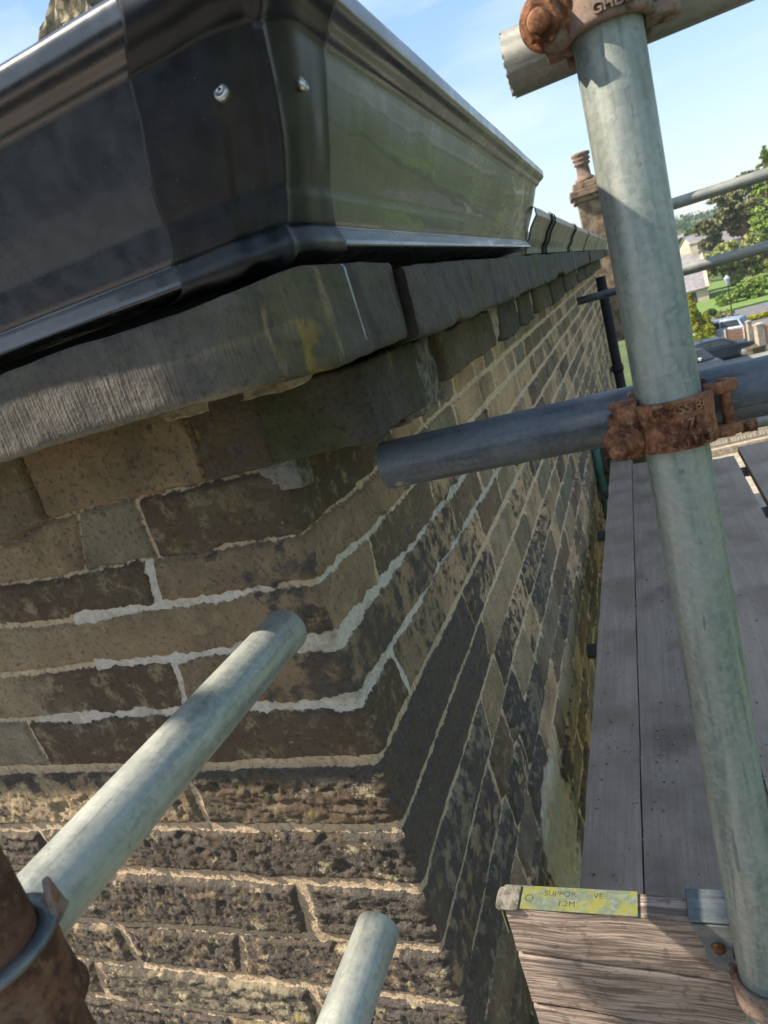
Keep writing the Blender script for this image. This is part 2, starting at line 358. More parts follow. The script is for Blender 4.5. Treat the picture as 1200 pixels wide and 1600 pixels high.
# ------------------------------------------------------------------ the stone house
XC, YC = -.377, .618
house = empty('stone_house', (XC, YC, -8.2), 0, 'dark weathered sandstone house corner with coursed walls and projecting stone cornice', 'house')
def rel(o):   # keep world geometry while parented to an offset empty
    p = o.parent; o.matrix_parent_inverse = Matrix.Translation(-p.location) if p else Matrix(); return o
BED = [  # (u, z) polylines on the gable (u<0) and, after u=0, the side wall; third = half thickness
 ([-1.3, -.7, -.57, -.47, -.41, -.34, 0, .2, .5, 9], [-.13, -.131, -.134, -.137, -.130, -.112, -.112, -.112, -.112, -.112]),
 ([-1.3, -.727, -.59, -.48, -.39, 0, .3, 9], [-.189, -.187, -.184, -.187, -.189, -.192, -.19, -.185]),
 ([-1.3, -.75, -.6, -.43, 0, .4, 9], [-.249, -.251, -.249, -.253, -.251, -.258, -.26]),
 ([-1.3, -.756, -.5, 0, .6, 9], [-.322, -.327, -.326, -.324, -.335, -.335]),
 ([-1.3, -.6, -.5, 0, .7, 9], [-.408, -.403, -.405, -.406, -.414, -.415]),
 ([-1.3, -.93, -.63, 0, .6, 9], [-.515, -.505, -.496, -.493, -.498, -.5]),
 ([-1.3, -.78, -.55, 0, .6, 9], [-.622, -.615, -.604, -.597, -.585, -.58]),
 ([-1.3, -.9, -.58, 0, .6, 9], [-.738, -.706, -.691, -.693, -.675, -.67]),
 ([-1.3, -.74, -.57, 0, .6, 9], [-.808, -.811, -.805, -.794, -.77, -.77]),
 ([-1.3, -.85, -.6, 0, .6, 9], [-.916, -.902, -.901, -.896, -.88, -.88]),
 ([-1.3, -.65, 0, 9], [-1.03, -.992, -.99, -.985])]
zz = -1.09
rs = np.random.RandomState(7)
while zz > -8.3:
    BED.append(([-1.3, -.6, 0, 1, 9], list(zz + rs.uniform(-.01, .01, 5)))); zz -= rs.uniform(.085, .12)
NB = len(BED)
# head joints per row: row k lies between bed k-1 and bed k ; (u_top, u_bottom, half thickness, fresh)
g_ = lambda x: x - XC
HEAD = {0: [(g_(-.712), g_(-.713), .002, 0), (g_(-.447), g_(-.462), .0015, 0), (g_(-.98), g_(-.97), .003, 0)],
 1: [(g_(-.576), g_(-.574), .003, 0), (g_(-.672), g_(-.70), .001, 0), (-.55, -.56, .003, 0)],
 2: [(g_(-.592), g_(-.602), .006, .9), (-.6, -.61, .004, 0)],
 3: [(-.72, -.73, .004, 0)],
 4: [(g_(-.619), g_(-.630), .0045, 1), (-.82, -.8, .003, 0)],
 5: [(g_(-.939), g_(-.934), .004, .1)],
 6: [(g_(-.678), g_(-.679), .005, .2), (-.85, -.86, .005, 0)],
 7: [(-.66, -.65, .004, 0)],
 8: [(g_(-.561), g_(-.571), .010, 0)],
 9: [(g_(-.957), g_(-.953), .008, 0), (-.33, -.36, .005, 0)],
 10: [(g_(-1.058), g_(-1.078), .010, 0), (g_(-.618), g_(-.62), .008, 0)]}
SH = {2: [(.31, .33)], 3: [(.16, .145), (.46, .45)], 4: [(.52, .54)], 5: [(.114, .133), (.69, .70)], 6: [(.46, .48)], 7: [(.54, .51), (.95, .96)]}
for k in range(NB + 1):
    L = HEAD.setdefault(k, [])
    if k > 10:
        u = -rs.uniform(.2, .5)
        while u > -1.3: L.append((u, u + rs.uniform(-.01, .01), .005, 0)); u -= rs.uniform(.2, .5)
    lst = SH.get(k, []); u = 0
    for a, b in lst: L.append((a, b, .0045 if k != 5 else .006, 1 if (k in (5,) and a < .2) or (k == 4) else 0)); u = a
    u = u + rs.uniform(.18, .42)
    while u < 9:
        L.append((u, u + rs.uniform(-.014, .014), rs.uniform(.007, .013) * min(1., .6 + u * .5), 0)); u += rs.uniform(.12, .32)
us = list(np.arange(-1.35, -.8, .008)) + list(np.arange(-.8, 0, .0028))
u = 0.
while u < 8.6: us.append(u); u += .0028 + .0068 * max(0, u - .15)
us = np.array(us)
zs = list(np.arange(.035, -1.22, -.0031)); z = zs[-1]
st = .004
while z > -8.25: z -= st; st = min(st * 1.03, .06); zs.append(z)
zs = np.array(zs)
U, Z = np.meshgrid(us, zs)
Uw = U + .004 * fbm(U, Z, 0, 14, 3) + .0022 * fbm(U, Z, 4, 75, 3)
Zw = Z + .0045 * fbm(U, Z, 9, 13, 3) + .0026 * fbm(U, Z, 2, 70, 3)
row = np.zeros(U.shape, int); dist = np.full(U.shape, 9.); fresh = np.zeros(U.shape)
FR = [None, None, (-.377, .25), (-.365, .78), (-.53, 1.0)]
bz = []
for k, (bu, bzz) in enumerate(BED):
    zc = np.interp(us, bu, bzz)[None, :]
    bz.append(zc + 0 * Z)
    row += (Zw < zc)
    ht = .0035 + .0014 * fbm(U, Z * 0 + k, 3, 9, 3) + (.0018 if k >= 5 else 0) + (.0024 if k >= 5 else 0) * (U < 0) + .0042 * sst(.45, 1.1, U)
    fk = np.zeros(U.shape)
    if k == 2: fk = sst(-.385, -.37, U) * 1.0 * (U < -.05) + .9 * (U > .0) * (U < .27)
    if k == 3: fk = ((U > -.375) & (U < .87)) * 1.
    if k == 4: fk = ((U > -.535) & (U < 1.05)) * 1.
    if k == 0: fk = ((U > -.06) & (U < .02)) * .3
    if k == 2: ht = ht + .0035 * (U > -.385) * (U < -.05)
    if k in (2, 3, 4): ht = ht + fk * ((.0018 if k > 2 else -.0015) + .0035 * np.exp(-(U / .05) ** 2) + .0075 * fbm(U, Z, k, 16, 3) + .0055 * fbm(U, Z, k + 2, 60, 3, .7))
    if k in (0, 1): ht = ht * (.35 + .5 * (U > .1)) + .0018 * fbm(U, Z * 0, k + 4, 22, 3)
    dd = np.abs(Zw - zc) - ht
    fresh = np.where(dd < dist, fk, fresh); dist = np.minimum(dist, dd)
ids = np.zeros(U.shape, int)
for k in range(NB + 1):
    m = row == k
    if not m.any(): continue
    top = bz[k - 1][m] if k > 0 else np.full(m.sum(), .03); bot = bz[k][m] if k < NB else np.full(m.sum(), -8.3)
    f = np.clip((top - Zw[m]) / np.maximum(top - bot, 1e-4), 0, 1)
    um = Uw[m]; dm = dist[m]; fm = fresh[m]; im = np.zeros(m.sum(), int)
    for j, (a, b, t_, fv) in enumerate(sorted(HEAD[k])):
        uj = a + (b - a) * f; im += um > uj
        dd = np.abs(um - uj) - t_
        fm = np.where(dd < dm, fv, fm); dm = np.minimum(dm, dd)
    dist[m] = dm; fresh[m] = fm; ids[m] = im + 1000 * k
R1 = hash3(ids, ids * 0 + 3, ids * 0 + 1); R2 = hash3(ids, ids * 0 + 13, ids * 0 + 5); R3 = hash3(ids, ids * 0 + 23, ids * 0 + 7); R4 = hash3(ids, ids * 0 + 33, ids * 0 + 2)
rough_row = sst(-.47, -.52, Z)                       # dressed above, rock faced and pitted below
side = (U > 0)
crust = np.where(side, -.16 + .32 * (R3 > .54) - .22 * sst(-.36, -.18, Z) + .13 * rough_row * sst(1.2, .35, U) + .12 * R4, -.06 + .14 * R3)
crust = np.where(~side, crust + rough_row * (.04 + .25 * (R3 > .22)), crust)
crust = np.where(~side & (row == 1) | ~side & (row == 0), crust + .08, crust)
crust = np.where((~side) & (row == 6), .16 + .25 * sst(-.54, -.5, Z), crust)
crust += (.10 * sst(.15, 0, np.abs(U)) + .16 * sst(.22, .02, np.abs(U)) * sst(-.2, -.27, Z) * sst(-.48, -.40, Z)) * (~side)
moss = np.where(side, .30 * sst(-1.45, -1.95, Z) * (U < 6) + .35 * sst(-.9, -1.3, Z) * sst(1.0, .6, U) * 0, .16 * sst(-.2, -.06, Z))
fb = fbm(U, Z, 1, 30, 5, .6); fine = fbm(U, Z, 5, 120, 3, .6); pit = fbm(U * 1.9 + Z * .8, Z * .8, 8, 75, 4, .7)
amp = np.where(side, .0018 + .0014 * R4, .0018 + .0014 * rough_row)
bedd = fbm(U * .35, Z, 41, 60, 4, .6); chis = fbm(U * 2.6 + Z * 1.1, Z * .7, 43, 42, 4, .65)
stone = .0055 + .006 * (R4 - .5) + rough_row * (~side) * np.where(R2 > .35, .0050 * fbm(U * .22, Z, 61, 85, 4, .65) + .0030 * bedd, .0030 * chis) + .010 * (row == 0) * (~side) + .0022 * side * bedd + amp * fb + amp * .35 * fine + rough_row * (~side) * (.004 - .0034 * sst(.10, .45, pit) + .0026 * fbm(U * .6, Z, 31, 130, 3, .8)) + .003 * rough_row * side
stone -= .006 * sst(.35, .6, fbm(U, Z, 21, 36, 4)) * rough_row * (~side)
stone_edge = sst(0, .0045 + .003 * rough_row, dist)
mort = .0004 + .0006 * fb + .0008 * fine + (.0012 + .0012 * fb) * rough_row * (~side) + np.where(fresh > .5, .0022 + .0016 * fine + .0016 * fb, 0)
disp = mort * (1 - stone_edge) + stone * stone_edge
disp = np.where((fresh > .5) & (dist < .002), np.maximum(disp, mort), disp)
Rr = .010 + 0 * U
a = np.clip((U + Rr) / (2 * Rr), 0, 1)
bx = np.where(U < -Rr, XC + U, np.where(U > Rr, XC, XC - Rr * (1 - a) ** 2)); by = np.where(U < -Rr, YC, np.where(U > Rr, YC + U, YC + Rr * a ** 2))
ang = a * math.pi / 2
nx, ny = np.sin(ang), -np.cos(ang)
# quoins stagger a little at the arris
qo = (hash3(row, row * 0 + 2, row * 0 + 8) - .5) * .010 * np.exp(-np.abs(U) / .05) * stone_edge
P = np.stack([bx + nx * (disp + qo), by + ny * (disp + qo), Z], -1)
wea = sst(-.28, -.62, U) * (.35 + .65 * (hash3(ids, ids * 0 + 91, ids * 0) > .4)) * (row > 0)  # paler tan towards the left of the gable, varying by stone
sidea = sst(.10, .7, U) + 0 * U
palea = 1.15 * side * np.exp(-((U - .68 - .12 * fbm(U, Z, 51, 9, 3)) / .20) ** 2) * sst(-1.0, -1.12, Z + .05 * fbm(U, Z, 52, 14, 3)) * sst(-1.7, -1.4, Z)
moss = moss - .5 * palea
at_ = dict(rough=rough_row * (~side), weath=wea, pale=palea, side=sidea, d=dist, r1=R1, r2=R2, fresh=fresh, crust=crust, moss=moss)
ic = int(np.searchsorted(us, 0.))
def sub(a0, a1): return {k: np.ascontiguousarray(v[:, a0:a1]) for k, v in at_.items()}
rel(obj('gable_wall', grid_mesh('gable_wall', np.ascontiguousarray(P[:, :ic + 1]), sub(0, ic + 1), flip=True), W['wall'], house))
rel(obj('side_wall', grid_mesh('side_wall', np.ascontiguousarray(P[:, ic:]), sub(ic, len(us)), flip=True), W['wall'], house))
# far return of the long wall, and plain stretch beyond the left edge of view
mb = MB(); mb.box((XC - 2, YC + 8.6 + .1, -4.1), (4.0, .2, 8.2)); rel(mb.build('rear_wall', W['blockb'], house))

# sheets that turn the corner
def sheet(us, prof_fn, r=.01, close=False):
    """us = distance along from the mitre corner (neg = gable, pos = side); prof_fn(us) -> arrays p, z (rows, cols)"""
    p, z = prof_fn(us)
    u = us[None, :] + 0 * p
    cx = XC + p; cy = YC - p
    a = np.clip((u + r) / (2 * r), 0, 1)
    X = np.where(u < -r, cx + u, np.where(u > r, cx, cx - r * (1 - a) ** 2))
    Y = np.where(u < -r, cy, np.where(u > r, cy + u, cy + r * a ** 2))
    return np.stack([X, Y, z], -1)
def dense(us_, pts, n):     # resample a polyline of (p,z) to n points
    pts = np.array(pts, float); s = np.r_[0, np.cumsum(np.hypot(*np.diff(pts, axis=0).T))]
    # keep the corners: distribute samples per segment
    out = []
    for i in range(len(pts) - 1):
        k = max(1, int(round(n * (s[i + 1] - s[i]) / s[-1])))
        for j in range(k): out.append(pts[i] + (pts[i + 1] - pts[i]) * j / k)
    out.append(pts[-1]); return np.array(out)
def slab(name, u0, u1, p0, zt, zb, seed, yaw=0, step=.004, label=None, caps=True):
    n_ = max(8, int((u1 - u0) / step)); uu = np.linspace(u0, u1, n_)
    ch = .0035
    pr = dense(uu, [(-.05, zt - .004), (p0 - ch, zt), (p0, zt - ch), (p0 + .001, zb + ch), (p0 - ch, zb), (.0, zb - .004), (-.05, zb - .004)], 90)
    def fn(us_):
        p = np.repeat(pr[:, :1], len(us_), 1); z = np.repeat(pr[:, 1:], len(us_), 1)
        u_ = us_[None, :] + 0 * p
        frt = sst(p0 - .05, p0 - .01, p)
        wv = .0025 * fbm(u_, z * 0, seed, 5, 3) + .0020 * fbm(u_, z, seed + 3, 28, 4, .6)
        tp = sst(.5 * (zt + zb), zt, z); bt = 1 - tp
        e = np.exp(-np.abs(us_[None, :] - (u0 if u0 > 0 else 99)) / .012) + np.exp(-np.abs(us_[None, :] - u1) / .012)
        p = p + frt * (wv - .006 * e * (.5 + fbm(u_, z, 3, 30, 2)) + yaw * np.maximum(0, -u_))
        z = z + .005 * fbm(u_, 0 * z, seed + 5, 11, 4, .6) * bt * frt + .003 * fbm(u_, 0 * z, seed + 6, 9, 4, .6) * tp
        z = z - bt * frt * .010 * sst(.35, .6, fbm(u_, 0 * z, seed + 9, 6, 3)) * -1
        return p, z
    Pp = sheet(uu, fn, .012)
    p, z = fn(uu)
    edge = np.exp(-np.abs(z - zb) / .010) * sst(0, .1, -uu)[None, :] * (p > p0 - .02) + np.exp(-np.abs(z - zt) / .004) * .6
    streak = np.zeros(p.shape)
    if u0 < 0:
        s0 = .075 + .12 * (zt - z) * .25 + .001 * fbm(p, z, 1, 80, 2)
        streak = np.exp(-((uu[None, :] - s0) / .0022) ** 2) * sst(zb, zb + .01, z)
    o = rel(obj(name, grid_mesh(name, Pp, dict(edge=edge, streak=streak)), W['slab'], house))
    if caps:
        mb = MB()
        for col in ((0,) if u0 > 0 else ()) + (-1,):
            q = [Vector(v) for v in Pp[:, col]]; c = sum(q, Vector()) / len(q)
            mb.add(q + [c], [(i, (i + 1) % len(q), len(q)) for i in range(len(q))])
        me = o.data; bm = bmesh.new(); bm.from_mesh(me)
        vs = [bm.verts.new(v) for v in mb.v]
        for f in mb.f: bm.faces.new([vs[i] for i in f])
        bm.to_mesh(me); bm.free()
    return o
CP = .178
slab('cornice_slab', -1.5, .195, CP, .050, -.020, 1, yaw=.009)
slab('cornice_slab', .203, 2.27, CP + .012, .044, -.026, 12)
y0 = 2.278
for k in range(4):
    slab('cornice_slab', y0, y0 + 1.55, CP + .006 * (k % 2), .046, -.022, 30 + k, step=.01); y0 += 1.56
# frieze blocks standing out under the cornice along the side wall
def block(name, x0, x1, y0, y1, z0, z1, mat, seed, amp=.003, n=26):
    bm = bmesh.new(); bmesh.ops.create_cube(bm, size=1)
    bmesh.ops.subdivide_edges(bm, edges=bm.edges[:], cuts=n, use_grid_fill=True)
    co = np.array([v.co[:] for v in bm.verts]); rr = 0
    c = co.copy(); e = .5 - .05                     # round the edges a little
    nn = np.clip(co, -e, e); dv = co - nn; ln = np.linalg.norm(dv, axis=1); k = ln > 1e-6
    c[k] = nn[k] + dv[k] / ln[k][:, None] * np.minimum(ln[k], .05)[:, None]
    P_ = c * np.array([x1 - x0, y1 - y0, z1 - z0]) + np.array([(x0 + x1) / 2, (y0 + y1) / 2, (z0 + z1) / 2])
    X, Y, Z_ = P_.T
    for i in range(3): P_[:, i] += amp * (1.6 * fbm(X, Y, Z_ + i * 7, 12, 3) + fbm(X + i * 3, Y, Z_ + seed, 45, 4, .6))
    for v, p in zip(bm.verts, P_): v.co = p
    me = bpy.data.meshes.new(name); bm.to_mesh(me); bm.free()
    me.polygons.foreach_set('use_smooth', [True] * len(me.polygons))
    return rel(obj(name, me, mat, house))
block('frieze_block', -.372, -.247, .604, .785, -.108, -.030, W['blockd'], 1, .0035)
block('frieze_block', -.40, -.252, .925, 1.31, -.100, -.034, W['blockb'], 2, .004)
block('mortar_fill', -.40, -.272, .775, .935, -.122, -.036, W['greym'], 3, .008)
block('mortar_fill', -.40, -.262, 1.30, 1.44, -.10, -.034, W['mortar'], 4, .006)
yy = 1.44
for k in range(16):
    L_ = random.uniform(.22, .42)
    block('frieze_block', -.40, -.256 + random.uniform(-.006, .004), yy, yy + L_, -.108 + random.uniform(-.006, .006), -.032, W['blockd' if k % 4 != 2 else 'blockb'], 7 + k, .004, 12)
    block('mortar_fill', -.40, -.268, yy + L_ - .01, yy + L_ + .05, -.104, -.034, W['mortar'], 40 + k, .005, 8)
    yy += L_ + .04
# loose pointing smeared on corner and under the slabs
block('mortar_fill', -.398, -.350, .6125, .64, -.136, -.104, W['greym'], 60, .007, 24)
block('mortar_fill', -.48, -.30, .600, .64, -.036, -.018, W['mortar'], 61, .005, 20)
# roof of stone slates behind the gutters (low hip)
def m_roof():
    return m_simple('stone_slate_roof', (.17, .15, .12), (.09, .08, .065), 9, .9, 0, .01)
mb = MB(); ez = .10; P0 = 12; tp = math.tan(math.radians(17))
A = Vector((XC + .10, YC - .10, ez)); B = Vector((XC + .10, YC + 8.7, ez)); C = Vector((-5.4, YC - .10, ez))
Rg = Vector((-2.7, YC + 2.7, ez + 3.0 * tp)); Rg2 = Vector((-2.7, YC + 8.7, ez + 3.0 * tp)); D = Vector((-5.4, YC + 8.7, ez))
mb.add([A, B, Rg2, Rg, C, D], [(0, 1, 2, 3), (4, 0, 3), (5, 4, 3, 2)])
rel(mb.build('roof', m_roof(), house))
ch_ = block('rubble_chimney', -2.62, -1.75, 3.35, 4.0, .55, 2.15, m_simple('lichened_rubble', (.36, .30, .20), (.12, .10, .07), 9, .95, 0, .02), 77, .035, 34)
for v in ch_.data.vertices:     # sloping rough shoulder
    k_ = max(0., min(1., (-1.75 - v.co.x) / .87)); v.co.x += max(0., v.co.z - 1.80) * .95 * k_
mb = MB(); vp = at(34, 112, y=3.3); mb.lathe((vp.x, 3.3, .70), (0, 0, 1), [(0, .05), (vp.z - .76, .05), (vp.z - .75, .072), (vp.z - .69, .070), (vp.z - .66, .04), (vp.z - .655, 0)], 20)
rel(mb.build('vent_pipe', W['plate'], house))
# wall plate closing the dark slot between cornice and gutter
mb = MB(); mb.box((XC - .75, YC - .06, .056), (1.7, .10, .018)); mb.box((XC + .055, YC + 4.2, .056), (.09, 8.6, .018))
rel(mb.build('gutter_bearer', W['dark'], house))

# ------------------------------------------------------------------ gutters
def gut_prof(s=1.0, dz=0, dp=0):
    pts = [(.03, .20), (.03, .070), (.164, .0635), (.1745, .0645), (.1750, .0665), (.1690, .0800), (.1675, .0815), (.1700, .083), (.1772, .1000), (.1778, .1045)]
    for t in np.linspace(0, 1, 10)[1:]:      # long gently swelling face
        pts.append((.1778 + .0377 * t + .0022 * math.sin(t * math.pi), .1045 + .074 * t))
    pts += [(.2170, .1810), (.2205, .1830), (.2250, .1845), (.2262, .1870), (.2310, .1895), (.2365, .1915), (.2395, .1945), (.2400, .2060), (.2375, .2095), (.232, .2105), (.224, .209)]
    return [((p + dp), (z_ + dz)) for p, z_ in pts]
def gutter_sheet(name, u0, u1, off, parent, r=.004, wob=.0009, step=.012, seed=0, mat=None, prof=None, edge_wob=0, sag=0, dent=False):
    pr = dense(None, prof or gut_prof(), 120)
    n_ = int((u1 - u0) / step) + 2; uu = np.linspace(u0, u1, n_)
    tg = np.gradient(pr, axis=0); nr = np.stack([tg[:, 1], -tg[:, 0]], -1); nr /= np.linalg.norm(nr, axis=1)[:, None] + 1e-9
    def fn(us_):
        u_ = us_[None, :] + 0 * pr[:, :1]
        w_ = off + wob * fbm(u_, pr[:, 1:] * (.5 if dent else 1) + 0 * u_, seed, 14 if dent else 9, 3)
        if dent: w_ = w_ + .0050 * np.exp(-((u_ - .004 + .006 * np.sin(pr[:, 1:] * 40)) / .006) ** 2) - .0022 * np.exp(-((u_ + .030) / .010) ** 2) * sst(.19, .12, pr[:, 1:] + 0 * u_)
        return pr[:, :1] + nr[:, :1] * w_, pr[:, 1:] + nr[:, 1:] * w_ + sag * u_
    Pg = sheet(uu, fn, r)
    if edge_wob:      # torn, hand-cut ends
        for cl, sg in ((0, -1), (-1, 1)):
            d_ = edge_wob * fbm(pr[:, 1], pr[:, 1] * 0, seed + cl, 30, 3)
            if cl == 0: Pg[:, 0, 0] += d_; Pg[:, 1, 0] += d_ * .6
            else: Pg[:, -1, 1] += d_; Pg[:, -2, 1] += d_ * .6
    o = obj(name, grid_mesh(name, Pg), mat or W['black'], parent); rel(o)
    m = o.modifiers.new('s', 'SOLIDIFY'); m.thickness = .0016; m.offset = -1
    return o
gut = empty('black_gutter', (XC, YC, .06), 0, 'glossy black moulded gutter wrapping the house corner above the stone cornice', 'gutter')
gutter_sheet('gable_run', -1.9, -.03, 0, gut, seed=1)
gutter_sheet('side_run', .03, 1.285, 0, gut, seed=2)
sl_ = gutter_sheet('corner_sleeve', -.098, .088, .0036, gut, r=.046, wob=.0046, step=.003, seed=5, edge_wob=.005, mat=m_black('black_bent_sleeve', .45, 1.42, .30, .46), dent=True)  # sleeve black darkened and dulled to imitate weaker reflections on its bent side
for (p, dirn) in (((-.203, YC - .2085, .153), (0, -1, .35)), ((XC + .2085, .452, .153), (1, 0, .35))):
    mb = MB(); d_ = Vector(dirn).normalized()
    mb.lathe(Vector(p), d_, [(-.002, .0), (-.002, .0050), (.0012, .0050), (.0022, .0040), (.0022, .0022), (.0008, .0018), (.0008, 0)], 20)
    rel(mb.build('rivet', W['rivet'], sl_))
for o in sl_.children: o.matrix_parent_inverse = sl_.matrix_parent_inverse.inverted() @ Matrix() if False else Matrix()
# parent chain: sleeve sits at identity in world, so its rivets need no offset
bpy.context.view_layer.update()
for o in sl_.children: o.matrix_parent_inverse = sl_.matrix_world.inverted()
# older gutter farther along
m_old = m_simple('old_painted_gutter', (.12, .125, .09), (.035, .04, .03), 22, .38, .1, .002, .6)
old = empty('old_gutter', (XC, YC + 1.3, .05), 0, 'older grimy ogee gutter with strap clips joined beyond the new black gutter', 'gutter')
op = [(.05, .16), (.05, .058), (.160, .052), (.162, .068), (.166, .074), (.176, .084), (.186, .104), (.198, .118), (.206, .126), (.206, .142), (.200, .148)]
gutter_sheet('gutter_run', 1.27, 8.5, 0, old, seed=9, wob=.002, step=.03, mat=m_old, prof=op)
for k, uq in enumerate((1.62, 1.70, 2.55, 2.62, 3.7, 5.2, 6.6)):
    o = gutter_sheet('strap', uq, uq + (.03 if k != 0 else .04), .004, old, seed=20 + k, wob=.0004, step=.01, mat=W['dark'], prof=op)
mb = MB(); mb.box((XC + CP + .019, 2.72, .008), (.004, .02, .085)); rel(mb.build('hanging_strip', W['plate'], old))

# ------------------------------------------------------------------ scaffold tubes and fittings
TR = .02415
def tube_mesh(L, r=TR, wall=.004, seg=48):
    mb = MB(); mb.lathe((0, 0, 0), (0, 0, 1), [(0, r), (L, r), (L, r - wall), (0, r - wall)], seg, True, True); return mb
def tube(p0, p1, mat, label, group='scaffold tubes', cat='tube', name='scaffold_tube', seg=48, rag=0):
    p0 = Vector(p0); p1 = Vector(p1); mb = MB(); n = max(2, int((p1 - p0).length / .1))
    L = (p1 - p0).length
    prof = [(L * i / n, TR) for i in range(n + 1)]
    prof = [(.0, TR - .001), (.001, TR)] + prof[1:-1] + [(L - .001, TR), (L, TR - .001), (L, TR - .004), (0, TR - .004)]
    mb.lathe((0, 0, 0), p1 - p0, prof, seg, True, True)
    if rag:
        for i in range(seg):
            for rr in (0, 1, len(prof) - 1):
                v = Vector(mb.v[rr * seg + i]); mb.v[rr * seg + i] = tuple(v + (p1 - p0).normalized() * rag * random.random())
    o = mb.build(name, mat); o.location = p0
    m = o.modifiers.new('e', 'EDGE_SPLIT'); m.split_angle = .9
    return tag(o, label, cat, group)
def pole_at(z): t = (.16 - z) / .76; return Vector((.013 - .005 * t, .588 - .043 * t, z))
PAX = (pole_at(1) - pole_at(0)).normalized(); PQ = Vector((0, 0, 1)).rotation_difference(PAX).to_euler()
std = tube(pole_at(-2.4), pole_at(.60), W['galv'], 'upright greenish galvanised scaffold pole in front, crossing the whole right side')
tube((-.257, .6205, -.136), (1.6, .6205, -.136), W['blue'], 'dark blue-grey tube ending near the side wall, clamped by the orange rusty coupler')
tube((-.064, .6375, .163), (1.6, .6375, .163), W['galvx'], 'galvanised tube with a ragged paint-spattered end at the top against the sky', rag=.004)
tube((-.403, -.6, -.280), (-.400, .565, -.278), W['galvy'], 'large pale galvanised tube pointing at the wall corner from the lower left')
tube((-.367, -.5, -.606), (-.367, .490, -.611), W['galvy'], 'short pale tube end poking up at the bottom edge, pointing at the lower wall')
tube((-.352, .161, -2.4), (-.352, .161, -.02), W['rustd'], 'brown rusted scaffold pole standing in the bottom left corner')
tube((.12, 3.40, .118), (3.2, 3.40, .118), W['galvx'], 'lichen-spotted upper guard rail crossing the sky at the far right')
tube((.12, 3.50, -.165), (3.2, 3.50, -.165), W['galvx'], 'lower grey guard rail crossing in front of the distant trees')
tube((.14, 3.36, -.612), (3.2, 3.36, -.612), W['galvx'], 'dull brown tube just above the dark blue-grey tube, in front of the parked cars')
tube((.05, 2.70, -.715), (2.4, 2.70, -.715), W['galvx'], 'greenish tube directly below the dark blue-grey tube at the right')
tube((.052, 3.30, -3.2), (.052, 3.30, .9), W['galv'], 'far upright scaffold pole hidden behind the near pole')
tube((-.33, 4.55, -.225), (.6, 4.55, -.225), W['blue'], 'dark tube end crossing the black downpipe high on the side wall')
BZ = -1.105
for k, (yb, xe, t_) in enumerate(((1.97, -.325, 'nearest short tube end sticking out from under the walkway towards the wall'), (2.95, -.33, 'middle tube end under the walkway edge, beside the green pipe'), (3.52, -.335, 'farthest tube end under the walkway edge, in front of the far courses'))):
    tube((xe, yb, BZ - .038 - .027), (1.5, yb, BZ - .038 - .027), W['blue'], t_, 'tubes carrying the walkway')

def band(R=.0275, width=.044, a0=-200, a1=20, flare=.004, n=64, lug=True):
    """C-shaped band round the z axis, section bulging at its rims"""
    mb = MB(); sec = [(-width / 2, R + flare), (-width / 2 + .004, R + .0045), (0, R + .0035), (width / 2 - .004, R + .0045), (width / 2, R + flare), (width / 2, R - .002), (-width / 2, R - .002)]
    vs = []
    for i in range(n + 1):
        a = math.radians(a0 + (a1 - a0) * i / n)
        for z_, r_ in sec: vs.append((r_ * math.cos(a), r_ * math.sin(a), z_))
    m_ = len(sec); fs = [(i * m_ + j, i * m_ + (j + 1) % m_, (i + 1) * m_ + (j + 1) % m_, (i + 1) * m_ + j) for i in range(n) for j in range(m_)]
    fs += [tuple(range(m_)), tuple(range(n * m_, n * m_ + m_))]
    mb.add(vs, fs, True); return mb
def text_mesh(s, size, depth=.0008):
    cu = bpy.data.curves.new('t', 'FONT'); cu.body = s; cu.size = size; cu.extrude = depth; cu.align_x = 'CENTER'; cu.align_y = 'CENTER'; cu.offset = size * .018 if depth > .0005 else 0
    o = bpy.data.objects.new('t', cu); COL.objects.link(o); bpy.context.view_layer.update()
    me = bpy.data.meshes.new_from_object(o.evaluated_get(bpy.context.evaluated_depsgraph_get()))
    bpy.data.objects.remove(o); bpy.data.curves.remove(cu); return me
def wrap_text(me, R, ac, z0):     # bend flat lettering round the z axis, centred at angle ac (degrees)
    bm = bmesh.new(); bm.from_mesh(me)
    bmesh.ops.subdivide_edges(bm, edges=[e for e in bm.edges if e.calc_length() > .002], cuts=2)
    for v in bm.verts:
        a = math.radians(ac) + v.co.x / R; r = R + v.co.z
        v.co = (r * math.cos(a), r * math.sin(a), z0 + v.co.y)
    bm.to_mesh(me); bm.free()
def nut(parent, c, d, mat, s=1.0, thread=.012):
    d = Vector(d).normalized(); mb = MB(); mb.lathe(c, d, [(0, 0), (0, .0165 * s), (.003 * s, .0165 * s), (.0035 * s, .013 * s), (.004 * s, 0)], 28)
    mb.build('washer', mat, parent)
    mb = MB(); mb.lathe(Vector(c) + d * .004 * s, d, [(0, .0), (0, .0125 * s), (.010 * s, .0125 * s), (.0115 * s, .010 * s), (.0115 * s, 0)], 6, False)
    mb.build('nut', mat, parent, .0008)
    mb = MB(); mb.lathe(Vector(c) + d * .012 * s, d, [(0, .0)] + [(i * .0012, .0062 * s + .0005 * (i % 2)) for i in range(int(thread / .0012))] + [(thread, .005 * s), (thread, 0)], 20)
    mb.build('bolt', mat, parent)
